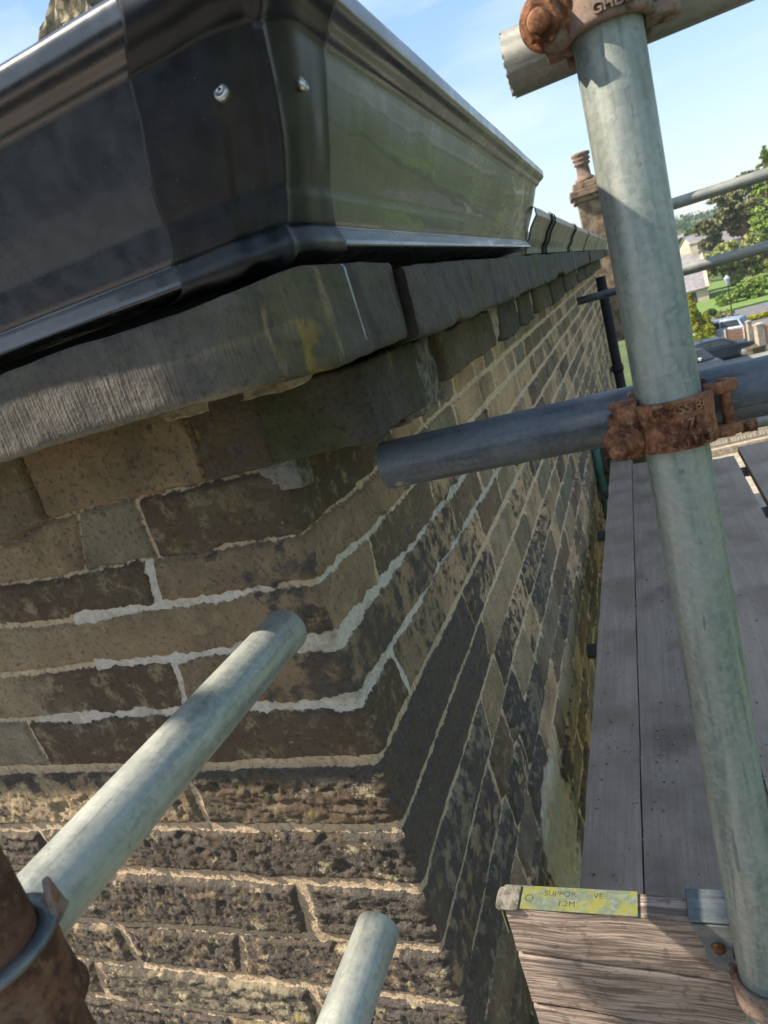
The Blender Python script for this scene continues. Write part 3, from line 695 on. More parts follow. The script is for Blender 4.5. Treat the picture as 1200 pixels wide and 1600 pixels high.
def coupler(name, c, mat, label, texts, tilt=0, angs=(-215, 25)):
    """right-angle coupler: one band round the upright (front), one round the tube behind it"""
    root = empty(name, c, 0, label, 'coupler', 'right-angle scaffold couplers'); root.rotation_euler = PQ
    b = band(a0=angs[0], a1=angs[1], width=.038, flare=.0046).build('band', mat, root, 0)
    for (s_, sz, ac, z0, dp) in texts:
        me = text_mesh(s_, sz, .0014); wrap_text(me, .0332, ac, z0); obj('lettering', me, mat, b)
    # bolt lug to the left, swung forward
    mb = MB(); mb.lathe((-.033, -.016, -.021), (0, 0, 1), [(0, 0), (0, .008), (.002, .0095), (.042, .0095), (.044, .008), (.044, 0)], 24); mb.box((-.036, -.008, 0), (.022, .020, .030)); mb.box((-.033, .012, 0), (.020, .022, .036)); mb.box((-.034, -.006, .022), (.022, .026, .004)); mb.build('lug', mat, root, .003)
    # hinge to the right: two ears and a pin
    mb = MB()
    for s_ in (-1, 1):
        mb.box((.034, .008, s_ * .017), (.018, .020, .009)); mb.lathe((.041, .012, s_ * .017 - .0045), (0, 0, 1), [(0, 0), (0, .009), (.009, .009), (.009, 0)], 20)
    mb.lathe((.041, .012, -.023), (0, 0, 1), [(0, 0), (0, .0045), (.046, .0045), (.046, 0)], 16); mb.build('hinge', mat, root, .0015)
    # rear half: body between the tubes and band round the cross tube
    mb = MB(); mb.box((0, .0265, 0), (.060, .012, .050)); mb.build('body', mat, root, .003)
    b2 = band(a0=-130, a1=130, width=.044, flare=.005)
    b2.v = [(z_, .0505 + x_, y_) for (x_, y_, z_) in b2.v]; b2.build('rear_band', mat, root)
    return root
co = coupler('rusty_coupler', pole_at(-.137), W['rust'], 'orange rusty coupler with embossed lettering clamping the dark tube to the front pole',
        [('CLASS BL', .0105, -80, .0125, 0), ('17/', .012, -72, .0, 0), ('G.1113', .0105, -72, -.0135, 0)])
nut(co, Vector((-.037, -.018, -.006)), (-.30, -1, -.22), W['rust'], .95)
co2 = coupler('grey_coupler', pole_at(.163), W['rustg'], 'pale brown cast coupler with a rusty nut at the very top of the front pole',
        [('EN 74', .0115, -78, .010, 0), ('GHDK', .0095, -80, -.0125, 0)])
nut(co2, Vector((-.037, -.018, -.002)), (-.2, -1, -.25), W['rust'], 1.15)
# left coupler: collar round the rusted upright, flange with rivet toward the pale tube
lc = empty('brown_coupler', (-.352, .161, -.262), 0, 'brown coupler collar with a blue-grey rim around the rusted pole in the bottom left corner', 'coupler')
mb = band(R=.0262, width=.046, a0=-190, a1=190, flare=.0062); mb.build('collar', W['rustc'], lc)
mb = MB(); mb.lathe((0, 0, .0215), (0, 0, 1), [(0, .0250), (0, .0335), (.0025, .0335), (.0035, .032), (.0035, .0250)], 48, True, True); mb.build('rim', W['plate'], lc)
mb = MB(); mb.prism([(.026, .018, .020), (.020, .030, .020), (.008, .034, .020), (.010, .032, .034), (.017, .028, .040), (.023, .021, .034)], (0, 0, 0), (.002, .003, 0)); fl = mb.build('flange', W['rustg'], lc, .001)
mb = MB(); mb.lathe((.0215, .0255, .030), (.8, .5, .1), [(-.002, 0), (-.002, .004), (.0015, .004), (.003, .0025), (.003, 0)], 18); mb.build('rivet', W['rust'], lc)
# small far coupler on the tube below
fc = empty('far_coupler', (.30, 2.70, -.715), 0, 'small brown coupler gripping the greenish tube at the right edge', 'coupler')
mb = band(R=.0275, width=.05, a0=-180, a1=180, flare=.006); mb.v = [(z_, x_, y_) for x_, y_, z_ in mb.v]; mb.build('collar', W['rust'], fc)
mb = MB(); mb.lathe((0, -.03, .0), (0, -1, 0), [(0, 0), (0, .018), (.03, .018), (.03, .008), (.045, .008), (.045, 0)], 8); mb.build('bolt', W['rust'], fc)

# ------------------------------------------------------------------ boards
def plank(name, x0, x1, y0, y1, z0, z1, mat, label, group, seed=0, res=.012, cat='board', jag=.0, crack=None):
    """timber with slightly worn, wavy faces"""
    cx_, cy_, cz_ = (x0 + x1) / 2, (y0 + y1) / 2, (z0 + z1) / 2
    nx_ = max(2, min(260, int((x1 - x0) / res))); ny_ = max(2, min(160, int((y1 - y0) / res))); nz_ = max(2, min(130, int((z1 - z0) / res)))
    mb = MB()
    def face(o, a, b, na, nb):
        vs = []; 
        for i in range(na + 1):
            for j in range(nb + 1): vs.append(Vector(o) + Vector(a) * (i / na) + Vector(b) * (j / nb))
        mb.add(vs, [(i * (nb + 1) + j, (i + 1) * (nb + 1) + j, (i + 1) * (nb + 1) + j + 1, i * (nb + 1) + j + 1) for i in range(na) for j in range(nb)], True)
    X_, Y_, Z_ = x1 - x0, y1 - y0, z1 - z0
    face((x0, y0, z1), (X_, 0, 0), (0, Y_, 0), nx_, ny_); face((x0, y0, z0), (X_, 0, 0), (0, Y_, 0), nx_, ny_)
    face((x0, y0, z0), (X_, 0, 0), (0, 0, Z_), nx_, nz_); face((x0, y1, z0), (X_, 0, 0), (0, 0, Z_), nx_, nz_)
    face((x0, y0, z0), (0, Y_, 0), (0, 0, Z_), ny_, nz_); face((x1, y0, z0), (0, Y_, 0), (0, 0, Z_), ny_, nz_)
    V = np.array([v[:] for v in mb.v] if not isinstance(mb.v[0], tuple) else mb.v)
    X, Y, Zq = V.T
    D_ = np.stack([fbm(X, Y, Zq + seed, 9, 3), fbm(X + 5, Y, Zq + seed, 9, 3), fbm(X, Y + 5, Zq + seed, 12, 3)], -1) * .0022
    if jag: D_[:, 1] += jag * fbm(X, 0 * X, Zq * 0 + seed, 60, 3) * np.clip((Y - cy_) / (Y_ / 2), -1, 1)
    V = V + D_
    if crack:
        for (zc_, dp, wd) in crack:
            zl = zc_ - .03 * (V[:, 0] - x0) / .25 * .6 + .003 * fbm(V[:, 0], V[:, 0] * 0, 3, 18, 3)
            V[:, 1] += dp * np.exp(-((V[:, 2] - zl) / wd) ** 2) * (V[:, 1] < y0 + .006)
    mb.v = [tuple(v) for v in (V - np.array([cx_, cy_, cz_]))]
    o = mb.build(name, mat); o.location = (cx_, cy_, cz_)
    bm = bmesh.new(); bm.from_mesh(o.data); bmesh.ops.remove_doubles(bm, verts=bm.verts, dist=.0006); bmesh.ops.recalc_face_normals(bm, faces=bm.faces); bm.to_mesh(o.data); bm.free()
    m = o.modifiers.new('e', 'EDGE_SPLIT'); m.split_angle = .9
    return tag(o, label, cat, group)
gb = 'boards of the walkway beside the wall'
plank('scaffold_board', -.280, -.166, .80, 3.95, BZ - .038, BZ, W['board'], 'narrow grey board of the walkway nearest the stone wall', gb, 1, .02, jag=.01)
plank('scaffold_board', -.163, .078, .80, 3.78, BZ - .038, BZ - .001, W['board2'], 'wide stained grey board in the middle of the walkway behind the front pole', gb, 2, .02, jag=.01)
plank('scaffold_board', .081, .318, .80, 3.60, BZ - .038, BZ + .001, W['board'], 'grey walkway board just right of the front pole, next to the open gap', gb, 3, .02, jag=.01)
plank('scaffold_board', .352, .58, .80, 3.75, BZ - .038, BZ, W['board'], 'grey walkway board at the right edge beyond the open gap', gb, 4, .02, jag=.01)
for k in range(3):  # unseen platform, put in for its bounce light and gutter reflection
    plank('scaffold_board', -2.2, .34, .25 - .235 * k - .225, .25 - .235 * k, -1.42, -1.382, W['board'], ['board of the platform in front of the gable, nearest the wall', 'board of the platform in front of the gable, middle one', 'board of the platform in front of the gable, outermost'][k], 'boards of the gable platform', 30 + k, .05)
TY = .592
toe = plank('toe_board', -.262, .50, TY, TY + .030, -.918, -.690, W['toe'], 'brown split-grained board standing on edge with a yellow painted end band', 'edge boards', 9, .0022, crack=[(-.762, .009, .0022), (-.846, .007, .0018)])
if 'group' in toe: del toe['group']
# its steel end band
def m_band():
    t = NT('yellow_painted_band'); n1 = t.noise(45, 5, .6); n2 = t.noise(170, 5, .7)
    c = t.mix(t.rng(n1, .38, .66), (.115, .14, .095), (.19, .185, .035)); c = t.mix(t.rng(n2, .54, .66, 0, .7), c, (.16, .2, .2)); c = t.mix(t.rng(t.noise(70, 5, .7), .82, .88), c, (.5, .5, .48))
    return t.out(c, .6, .1, t.bump(n2, .0008, .6), .4)
mb = MB(); mb.box((0, 0, 0), (.155, .0325, .0016)); mb.box((-.0783, 0, -.02), (.0016, .0325, .04))
eb = mb.build('end_band', m_band(), toe, .0004); eb.location = Vector((-.262 + .0755, TY + .015, -.6875)) - toe.location
blk = m_simple('worn_black_print', (.03, .035, .03), (.09, .10, .05), 200, .8)
for s_, sz, dx, dy in (('O', .014, -.046, -.002), ('SUPPOR', .0105, -.010, .0065), ('1.2M', .0105, -.002, -.0065), ('VE', .0105, .034, .0065)):
    me = text_mesh(s_, sz, .0001); o = obj('lettering', me, blk, eb); o.location = (dx, dy, .00095)
cl = block('mortar_splash', -.01, .01, -.01, .01, -.01, .01, W['greym'], 5, .004, 10)
cl.parent = toe; cl.matrix_parent_inverse = Matrix(); cl.location = Vector((-.252, TY + .018, -.687)) - toe.location; cl.scale = (1.4, 1.5, .3)
# clip that ties the edge board to the pole
clip = empty('board_clip', (-.03, TY, -.70), 0, 'flat grey steel clip with a rusty rivet tying the edge board to the front pole', 'clip')
CO = clip.location
mb = MB(); q_ = [(-.056, -.006), (-.014, -.006), (-.018, -.034), (-.020, -.050), (-.004, -.060), (.012, -.056), (.012, -.078), (-.016, -.082), (-.040, -.066), (-.047, -.056), (-.047, -.040)]
mb.prism([(x_, TY, z_ - .684) for x_, z_ in q_], (0, -.0045, 0), (0, -.0015, 0)); mb.v = [tuple(Vector(v) - CO) for v in mb.v]
mb.box(Vector((-.037, TY + .018, -.6875)) - CO, (.042, .042, .003))
pl = mb.build('plate', W['plate'], clip, .0012)
mb = MB(); mb.lathe(Vector((-.033, TY - .0045, -.684 - .036)) - CO, (0, -1, 0), [(0, 0), (0, .0075), (.002, .0075), (.0045, .0055), (.0055, 0)], 24); mb.build('rivet', W['rust'], clip)
mb = band(R=.0262, width=.026, a0=-200, a1=20, flare=.006); o = mb.build('strap', W['rustg'], clip); o.location = pole_at(-.705) - CO; o.rotation_euler = PQ
# grit on the walkway
gm = MB()
for k in range(330):
    s_ = random.uniform(.0008, .0035); x_ = random.uniform(-.27, .30); y_ = random.uniform(.82, 2.4) if k % 3 else random.gauss(1.4, .12)
    gm.lathe((x_, y_, BZ + .001), (random.uniform(-.3, .3), random.uniform(-.3, .3), 1), [(0, 0), (0, s_), (s_ * .8, s_ * .7), (s_ * .9, 0)], 5, False)
tag(gm.build('mortar_crumbs', W['mortar']), 'pale crumbs of mortar scattered on the grey walkway boards', 'crumbs', kind='stuff')

gu = 'boards of the lift overhead'  # unseen boards and their tubes, added to cast shade on the front pole
plank('scaffold_board', -1.86, -1.635, -1.35, -.165, 1.602, 1.640, W['board'], 'overhead board of the lift above the gable, the one farther left', gu, 41, .06)
plank('scaffold_board', -1.63, -1.405, -1.3, -.125, 1.602, 1.640, W['board'], 'overhead board of the lift above the gable, the one nearer the pole', gu, 42, .06)
for k, y_ in enumerate((-.25, -1.2)): tube((-2.1, y_, 1.576), (-1.2, y_, 1.576), W['galvx'], 'tube under the overhead boards, %s' % ('nearer the wall' if k == 0 else 'farther from the wall'))
# ------------------------------------------------------------------ pipes and the far stone porch
dp = empty('downpipe', (-.29, 7.7, -8.2), 0, 'black downpipe running down the far end of the long side wall', 'downpipe')
mb = MB(); mb.lathe((0, 0, 0), (0, 0, 1), [(0, .05), (8.0, .05), (8.0, .046), (0, .046)], 24, True, True); mb.build('pipe', W['dark'], dp)
for zc_ in (7.0, 6.1, 5.0):
    mb = MB(); mb.lathe((0, 0, zc_), (0, 0, 1), [(0, .05), (0, .06), (.07, .06), (.07, .05)], 24, True, True); mb.box((-.07, 0, zc_ + .035), (.05, .16, .03)); mb.build('bracket', W['dark'], dp)
def course_wall(name, parent, P0, ux, L, H, mat_st, mat_mo, rowh=.1, seed=0, depth=.02):
    """rows of separate-looking stones over a mortar sheet, as one mesh each"""
    r_ = random.Random(seed); ux = Vector(ux).normalized(); nz = Vector((0, 0, 1)); nn = ux.cross(nz)
    mb = MB(); z_ = 0
    while z_ < H - .02:
        h = min(rowh * r_.uniform(.85, 1.15), H - z_); a = -r_.uniform(0, .2)
        while a < L:
            l = r_.uniform(.2, .45); a0, a1 = max(0, a + .006), min(L, a + l - .006)
            if a1 > a0 + .02:
                c = Vector(P0) + ux * (a0 + a1) / 2 + nz * (z_ + h / 2) + nn * (depth / 2 - .003 + r_.uniform(0, .006))
                Rr_ = Matrix((ux, nn, nz)).transposed()
                mb.box(c, (a1 - a0, depth, h - .012), Rr_)
            a += l
        z_ += h
    return mb.build(name, mat_st, parent, .004)
pw = empty('stone_porch', (-.37, 4.0, -8.2), 0, 'brown coursed stone projection at the far end between the long wall and the walkway', 'porch')
mb = MB(); mb.box((.29, .45, 3.62), (.60, .86, 7.24)); mb.build('core', W['mortar'], pw)
course_wall('stonework', pw, (-.01, .012, 5.0), (1, 0, 0), .62, 2.2, W['blockb'], None, .095, 3)
mb = MB(); mb.box((.30, .44, 7.27), (.70, 1.0, .07)); mb.build('coping', W['slab'], pw, .01)
tp_ = tube((-.345, 3.86, -8.2), (-.345, 3.86, -1.0), m_simple('green_pipe_paint', (.07, .17, .14), (.05, .12, .10), 20, .5), 'thin sea-green pipe standing in the gap between wall and walkway', None, 'pipe', 'drainpipe')
if 'group' in tp_: del tp_['group']

op_ = empty('facing_house', (-9, -16, -8.2), 0, 'brown stone house behind the camera, mirrored only in the black gutter', 'house')  # unseen house added so that the gutter reflects brown
mb = MB(); mb.box((0, 0, 3.6), (22, 6, 7.2)); mb.build('wall', m_simple('brown_rough_stone', (.30, .21, .14), (.18, .125, .085), 3, .9), op_)
mb = MB(); mb.prism([(0, -3.3, 7.2), (0, 3.3, 7.2), (0, 0, 9.4)], (-11.2, 0, 0), (11.2, 0, 0)); mb.build('roof', m_roof(), op_)
for k in range(5): mb = MB(); mb.box((-8 + 4 * k, 3.02, 4.9), (1.1, .08, 1.5)); mb.build('window', m_simple('dark_pane', (.03, .035, .04), None, 1, .15), op_)
# ------------------------------------------------------------------ chimney beyond
def chimney(c, s=1.0):
    r = empty('chimney_stack', c, .08, 'tall stone chimney stack with stepped cap and clay pot against the sky', 'chimney')
    st_ = m_simple('sooted_chimney_stone', (.26, .19, .12), (.13, .09, .06), 4, .95, 0, .02)
    mb = MB(); mb.box((0, 0, -2.2), (1.1, 1.1, 4.6)); mb.build('stack', st_, r, .02)
    mb = MB()
    for z_, w_, h in ((.16, 1.34, .16), (.34, 1.5, .22), (.56, 1.24, .2)): mb.box((0, 0, z_), (w_, w_, h))
    mb.box((0, 0, .70), (.8, .8, .1)); mb.build('cap', st_, r, .03)
    mb = MB(); mb.lathe((-.20, -.2, .70), (0, 0, 1), [(0, .30), (.08, .30), (.12, .22), (.45, .19), (.48, .25), (.54, .25), (.57, .20), (.61, .27), (.67, .27), (.70, .22), (.74, .29), (.82, .29), (.84, .2), (.7, .15), (0, .15)], 28)
    mb.build('chimney_pot', m_simple('clay_pot', (.24, .16, .11), (.13, .09, .07), 6, .9), r)
    r.scale = (s, s, s); return r
cc = at(916, 312, y=16.0); chimney((cc.x + .17, cc.y, cc.z - .10), .64)
# roof and gable it stands on
hb = empty('neighbour_house', (-2.6, 14.2, -8.2), 0, 'next house along the row carrying the tall chimney', 'house')
mb = MB(); mb.box((0, 2.5, 3.9), (3.4, 5, 7.8)); mb.build('wall', W['blockb'], hb)
mb = MB(); mb.prism([(-1.9, 0, 7.8), (1.9, 0, 7.8), (0, 0, 8.7)], (0, -.2, 0), (0, 5.3, 0)); mb.build('roof', m_roof(), hb)

# ------------------------------------------------------------------ trees and plants
def leaves(mb, c, rad, n, size, rng, flat=1.0, up=.3):
    c = Vector(c)
    for _ in range(n):
        d = Vector((rng.gauss(0, 1), rng.gauss(0, 1), rng.gauss(0, 1) * flat)).normalized() * rad * (rng.random() ** .45); d.z *= flat
        p = c + d; s_ = size * rng.uniform(.5, 1.3)
        a = Vector((rng.gauss(0, 1), rng.gauss(0, 1), rng.gauss(0, 1) * .6)).normalized(); b = a.orthogonal().normalized(); b = (Matrix.Rotation(rng.uniform(0, 6.28), 3, a) @ b)
        e = a.cross(b)
        mb.add([p - b * s_, p + e * s_ * .5, p + b * s_, p - e * s_ * .5], [(0, 1, 2, 3)])
def tree(name, base, h, label, cat, leafmat, barkmat, crown, group=None, seed=0, leaf=.16, nleaf=5200, trunk_r=.2, lean=0, layered=False, fill=.5):
    """crown: list of (dx, dz_frac, radius_frac, flat)"""
    rng = random.Random(seed); r = empty(name, base, 0, label, cat, group)
    tk = MB(); pts = [(0, trunk_r), (h * .3, trunk_r * .8), (h * .6, trunk_r * .5), (h * .92, trunk_r * .15)]
    tk.lathe((0, 0, 0), (lean, 0, 1), pts, 10)
    lf = MB()
    for (dx, dz, rf, fl) in crown:
        cen = Vector((dx * h, rng.uniform(-.1, .1) * h, dz * h)); R_ = rf * h
        tk.lathe((0, 0, max(.1, dz - .18) * h), cen - Vector((0, 0, max(.1, dz - .18) * h)), [(0, trunk_r * .35), ((cen - Vector((0, 0, max(.1, dz - .18) * h))).length, trunk_r * .08)], 6)
        k = max(5, int(34 * fill))
        for j in range(k):
            d = Vector((rng.gauss(0, 1), rng.gauss(0, 1), rng.gauss(0, 1))).normalized() * R_ * rng.uniform(.35, .95); d.z *= fl
            leaves(lf, cen + d, R_ * rng.uniform(.20, .40), int(nleaf * 1.9 / len(crown) / k), leaf * .62, rng, .5 if layered else .8)
    tk.build('trunk', barkmat, r); lf.build('crown', leafmat, r); return r
bark = m_simple('bark', (.22, .14, .09), (.10, .07, .05), 4, .95)
pine = m_leaf('pine_needles', (.13, .14, .06), (.25, .24, .11)); lime = m_leaf('bright_leaves', (.17, .26, .05), (.30, .38, .09)); olive = m_leaf('olive_leaves', (.19, .22, .06), (.37, .38, .13))
gold = m_leaf('golden_conifer_leaves', (.26, .29, .03), (.42, .42, .05)); deep = m_leaf('deep_green_leaves', (.035, .075, .02), (.075, .13, .03)); yel = m_leaf('yellow_leaves', (.42, .40, .02), (.55, .52, .05))
def onground(px, y, z=-8.2):
    # pixel column px at depth y: point on the ground there
    a_ = at(px, 300, y=y); b_ = at(px, 700, y=y)
    return None
def base_at(px, py, y, z=-8.2):
    p = at(px, py, y=y); return Vector((p.x, y, z)), p.z
def T(name, px_c, py_c, y, top_py, label, cat, mat, crown, **kw):
    b_, zc_ = base_at(px_c, py_c, y); b_.z = float(terrain_z(np.array(b_.x), np.array(b_.y)))
    tz = at(px_c, top_py, y=y).z; return tree(name, b_, tz - b_.z, label, cat, mat, bark, crown, **kw)
T('pine_tree', 1163, 350, 105, 262, 'tall dark brown-green pine with a bare forked trunk behind the guard rails', 'tree', pine,
  [(-.30, .42, .16, .4), (-.20, .56, .20, .4), (.0, .66, .24, .5), (.20, .56, .2, .4), (.15, .78, .2, .5), (-.12, .78, .15, .5), (.05, .90, .13, .5), (-.36, .60, .10, .4), (.42, .70, .2, .5), (.42, .45, .16, .4), (0, .46, .12, .4)], seed=2, leaf=.42, nleaf=15000, trunk_r=.65, layered=True, fill=.9)
T('conifer_tree', 1198, 300, 85, 228, 'pale green conifer top rising at the right edge of the picture', 'tree', lime,
  [(0, .42, .16, 1), (0, .6, .13, 1.1), (.0, .75, .09, 1.2), (0, .87, .06, 1.4), (.0, .95, .03, 2), (-.06, .52, .08, .6)], seed=3, leaf=.26, nleaf=9000, layered=True, trunk_r=.15)
T('broad_tree', 1150, 410, 98, 366, 'olive green leafy tree mass below the pine between the two rails', 'tree', olive,
  [(-1.5, .50, .30, .8), (-1.0, .42, .32, .8), (-.45, .55, .30, .8), (-.1, .66, .34, .8), (.35, .68, .34, .8), (.8, .66, .38, .8), (1.2, .6, .4, .8), (-.8, .30, .22, .8), (0, .25, .3, .7), (.6, .25, .3, .7)], seed=5, leaf=.34, nleaf=26000, fill=1)
T('leafy_tree', 1082, 372, 150, 350, 'small green trees on the hill edge just right of the pole', 'tree', deep,
  [(-.6, .6, .34, .7), (0, .7, .36, .7), (.5, .55, .34, .7), (-1.1, .5, .34, .7), (-1.6, .5, .3, .7)], seed=6, leaf=.4, nleaf=6000)
T('round_bush', 1180, 460, 78, 428, 'round mid green bush to the right above the yellow hedge', 'bush', lime,
  [(-1.3, .25, .30, .8), (-.8, .35, .36, .8), (-.35, .5, .42, .8), (.25, .58, .45, .8), (.8, .5, .45, .8), (0, .2, .4, .6)], seed=7, leaf=.2, nleaf=11000, fill=1)
T('golden_conifer', 1091, 500, 54, 455, 'upright golden-green conifer with two flame-shaped tops beside the cars', 'conifer', gold,
  [(-.03, .12, .13, 1), (-.04, .26, .16, 1.2), (-.05, .42, .15, 1.3), (-.06, .58, .12, 1.5), (-.07, .74, .09, 1.7), (-.08, .87, .055, 2.2), (-.08, .95, .03, 2.4), (.11, .14, .12, 1.1), (.13, .28, .13, 1.2), (.13, .42, .10, 1.4), (.13, .54, .06, 1.6)], seed=8, leaf=.09, nleaf=16000, trunk_r=.1, fill=1)
T('dark_hedge', 1068, 505, 58, 478, 'dark green hedge close to the right side of the pole', 'hedge', deep,
  [(-.6, .45, .5, .9), (0, .5, .5, .9), (.4, .4, .45, .9)], seed=9, leaf=.14, nleaf=6500)
T('dark_shrub', 1125, 482, 84, 468, 'dark green shrub row below the lawn behind the lamp post', 'shrub', deep,
  [(-1.4, .5, .5, .7), (-.5, .5, .5, .7), (.4, .5, .5, .7), (1.2, .5, .5, .7)], seed=12, leaf=.16, nleaf=6500)
T('golden_hedge', 1180, 508, 62, 490, 'bright yellow clipped hedge above the brown fence', 'hedge', yel,
  [(-.9, .45, .45, .8), (-.3, .5, .48, .8), (.5, .5, .5, .8), (1.3, .5, .5, .8), (2, .5, .5, .8)], seed=10, leaf=.12, nleaf=12000, trunk_r=.05, fill=1)
T('garden_shrub', 1138, 497, 68, 480, 'loose yellow-green shrub around the foot of the lamp post', 'shrub', olive,
  [(-.7, .4, .5, .8), (.3, .45, .5, .8)], seed=13, leaf=.13, nleaf=5500)
# distant tree lumps on the ridge as one mass
wood = MB(); rng = random.Random(3)
for k in range(150):
    x_ = rng.uniform(-60, 220); y_ = rng.uniform(330, 620); z_ = float(terrain_z(np.array(x_), np.array(y_)))
    leaves(wood, (x_, y_, z_ + 2), rng.uniform(3, 6), 60, 1.0, rng, .8)
tag(wood.build('distant_wood', deep), 'far hazy wood and hedgerows along the hillside', 'wood', kind='stuff')
# yellow flower clump by the dark car
fb_, _z = base_at(1140, 566, 43); fl_ = MB(); leaves(fl_, (0, 0, .25), .5, 500, .06, random.Random(1), .5)
o = fl_.build('yellow_flowers', yel); o.location = fb_; tag(o, 'clump of yellow flowers on the grass below the dark car', 'flowers')

# ------------------------------------------------------------------ houses far behind
slate = m_simple('grey_slate', (.20, .18, .19), (.27, .25, .25), 2, .8); cream = m_simple('cream_render', (.50, .43, .34), (.40, .34, .26), 1, .9); glass = m_simple('window_glass', (.03, .035, .04), None, 1, .15)
def far_house(c, w_, d_, hw, hr, rz, label, wallm=cream, chim=True):
    r = empty('distant_house', c, rz, label, 'house')
    wl = MB(); wl.prism([(-w_ / 2, 0, 0), (w_ / 2, 0, 0), (w_ / 2, 0, hw), (-w_ / 2, 0, hw)], (0, -d_ / 2, 0), (0, d_ / 2, 0)); wl.prism([(0, -d_ / 2, hw), (0, d_ / 2, hw), (0, 0, hw + hr)], (-w_ / 2, 0, 0), (w_ / 2, 0, 0)); wl.build('wall', wallm, r)
    rf = MB(); sl_2 = math.atan2(hr, d_ / 2); L_ = math.hypot(hr, d_ / 2) + .5
    for s_ in (-1, 1):
        c_ = Vector((0, s_ * (d_ / 4 + .15), hw + hr / 2 - .05)); rf.box(c_ + Vector((0, 0, .12)), (w_ + .3, L_, .15), Matrix.Rotation(-s_ * sl_2, 3, 'X'))
    ro = rf.build('roof', slate, r)
    vb = MB()
    for s_ in (-1, 1): vb.box((w_ / 2 + .02, s_ * (d_ / 4 + .1), hw + hr / 2 + .1), (.35, L_, .25), Matrix.Rotation(-s_ * sl_2, 3, 'X'))
    vb.build('verge', cream, r)
    if chim:
        cb = MB(); cb.box((w_ / 2 - .6, 0, hw + hr + .5), (.8, 1.0, 1.6)); cb.box((w_ / 2 - .6, 0, hw + hr + 1.35), (1, 1.2, .15)); cb.build('chimney', cream, ro)
    for wx in (-.3, .3):
        wn = MB(); wn.box((wx * w_, -d_ / 2 - .02, hw * .6), (1.3, .06, 1.2)); wn.build('window', glass, r)
    return r
p_, z_ = base_at(1060, 420, 92); far_house((p_.x - 2.2, 92, -8.9), 9.5, 7, 2.3, 3.6, -.03, 'house with grey slate roof and pale chimney right of the pole')
p_, z_ = base_at(1112, 388, 135); far_house((p_.x, 135, terrain_z(np.array(p_.x), np.array(135.)) ), 9, 7, 4.2, 2.4, .5, 'white rendered house half hidden behind the pine tree')
p_, z_ = base_at(1052, 372, 210); far_house((p_.x, 210, float(terrain_z(np.array(p_.x), np.array(210.))) ), 12, 8, 3.0, 2.4, .1, 'low grey-roofed house far off below the green hill', chim=False)

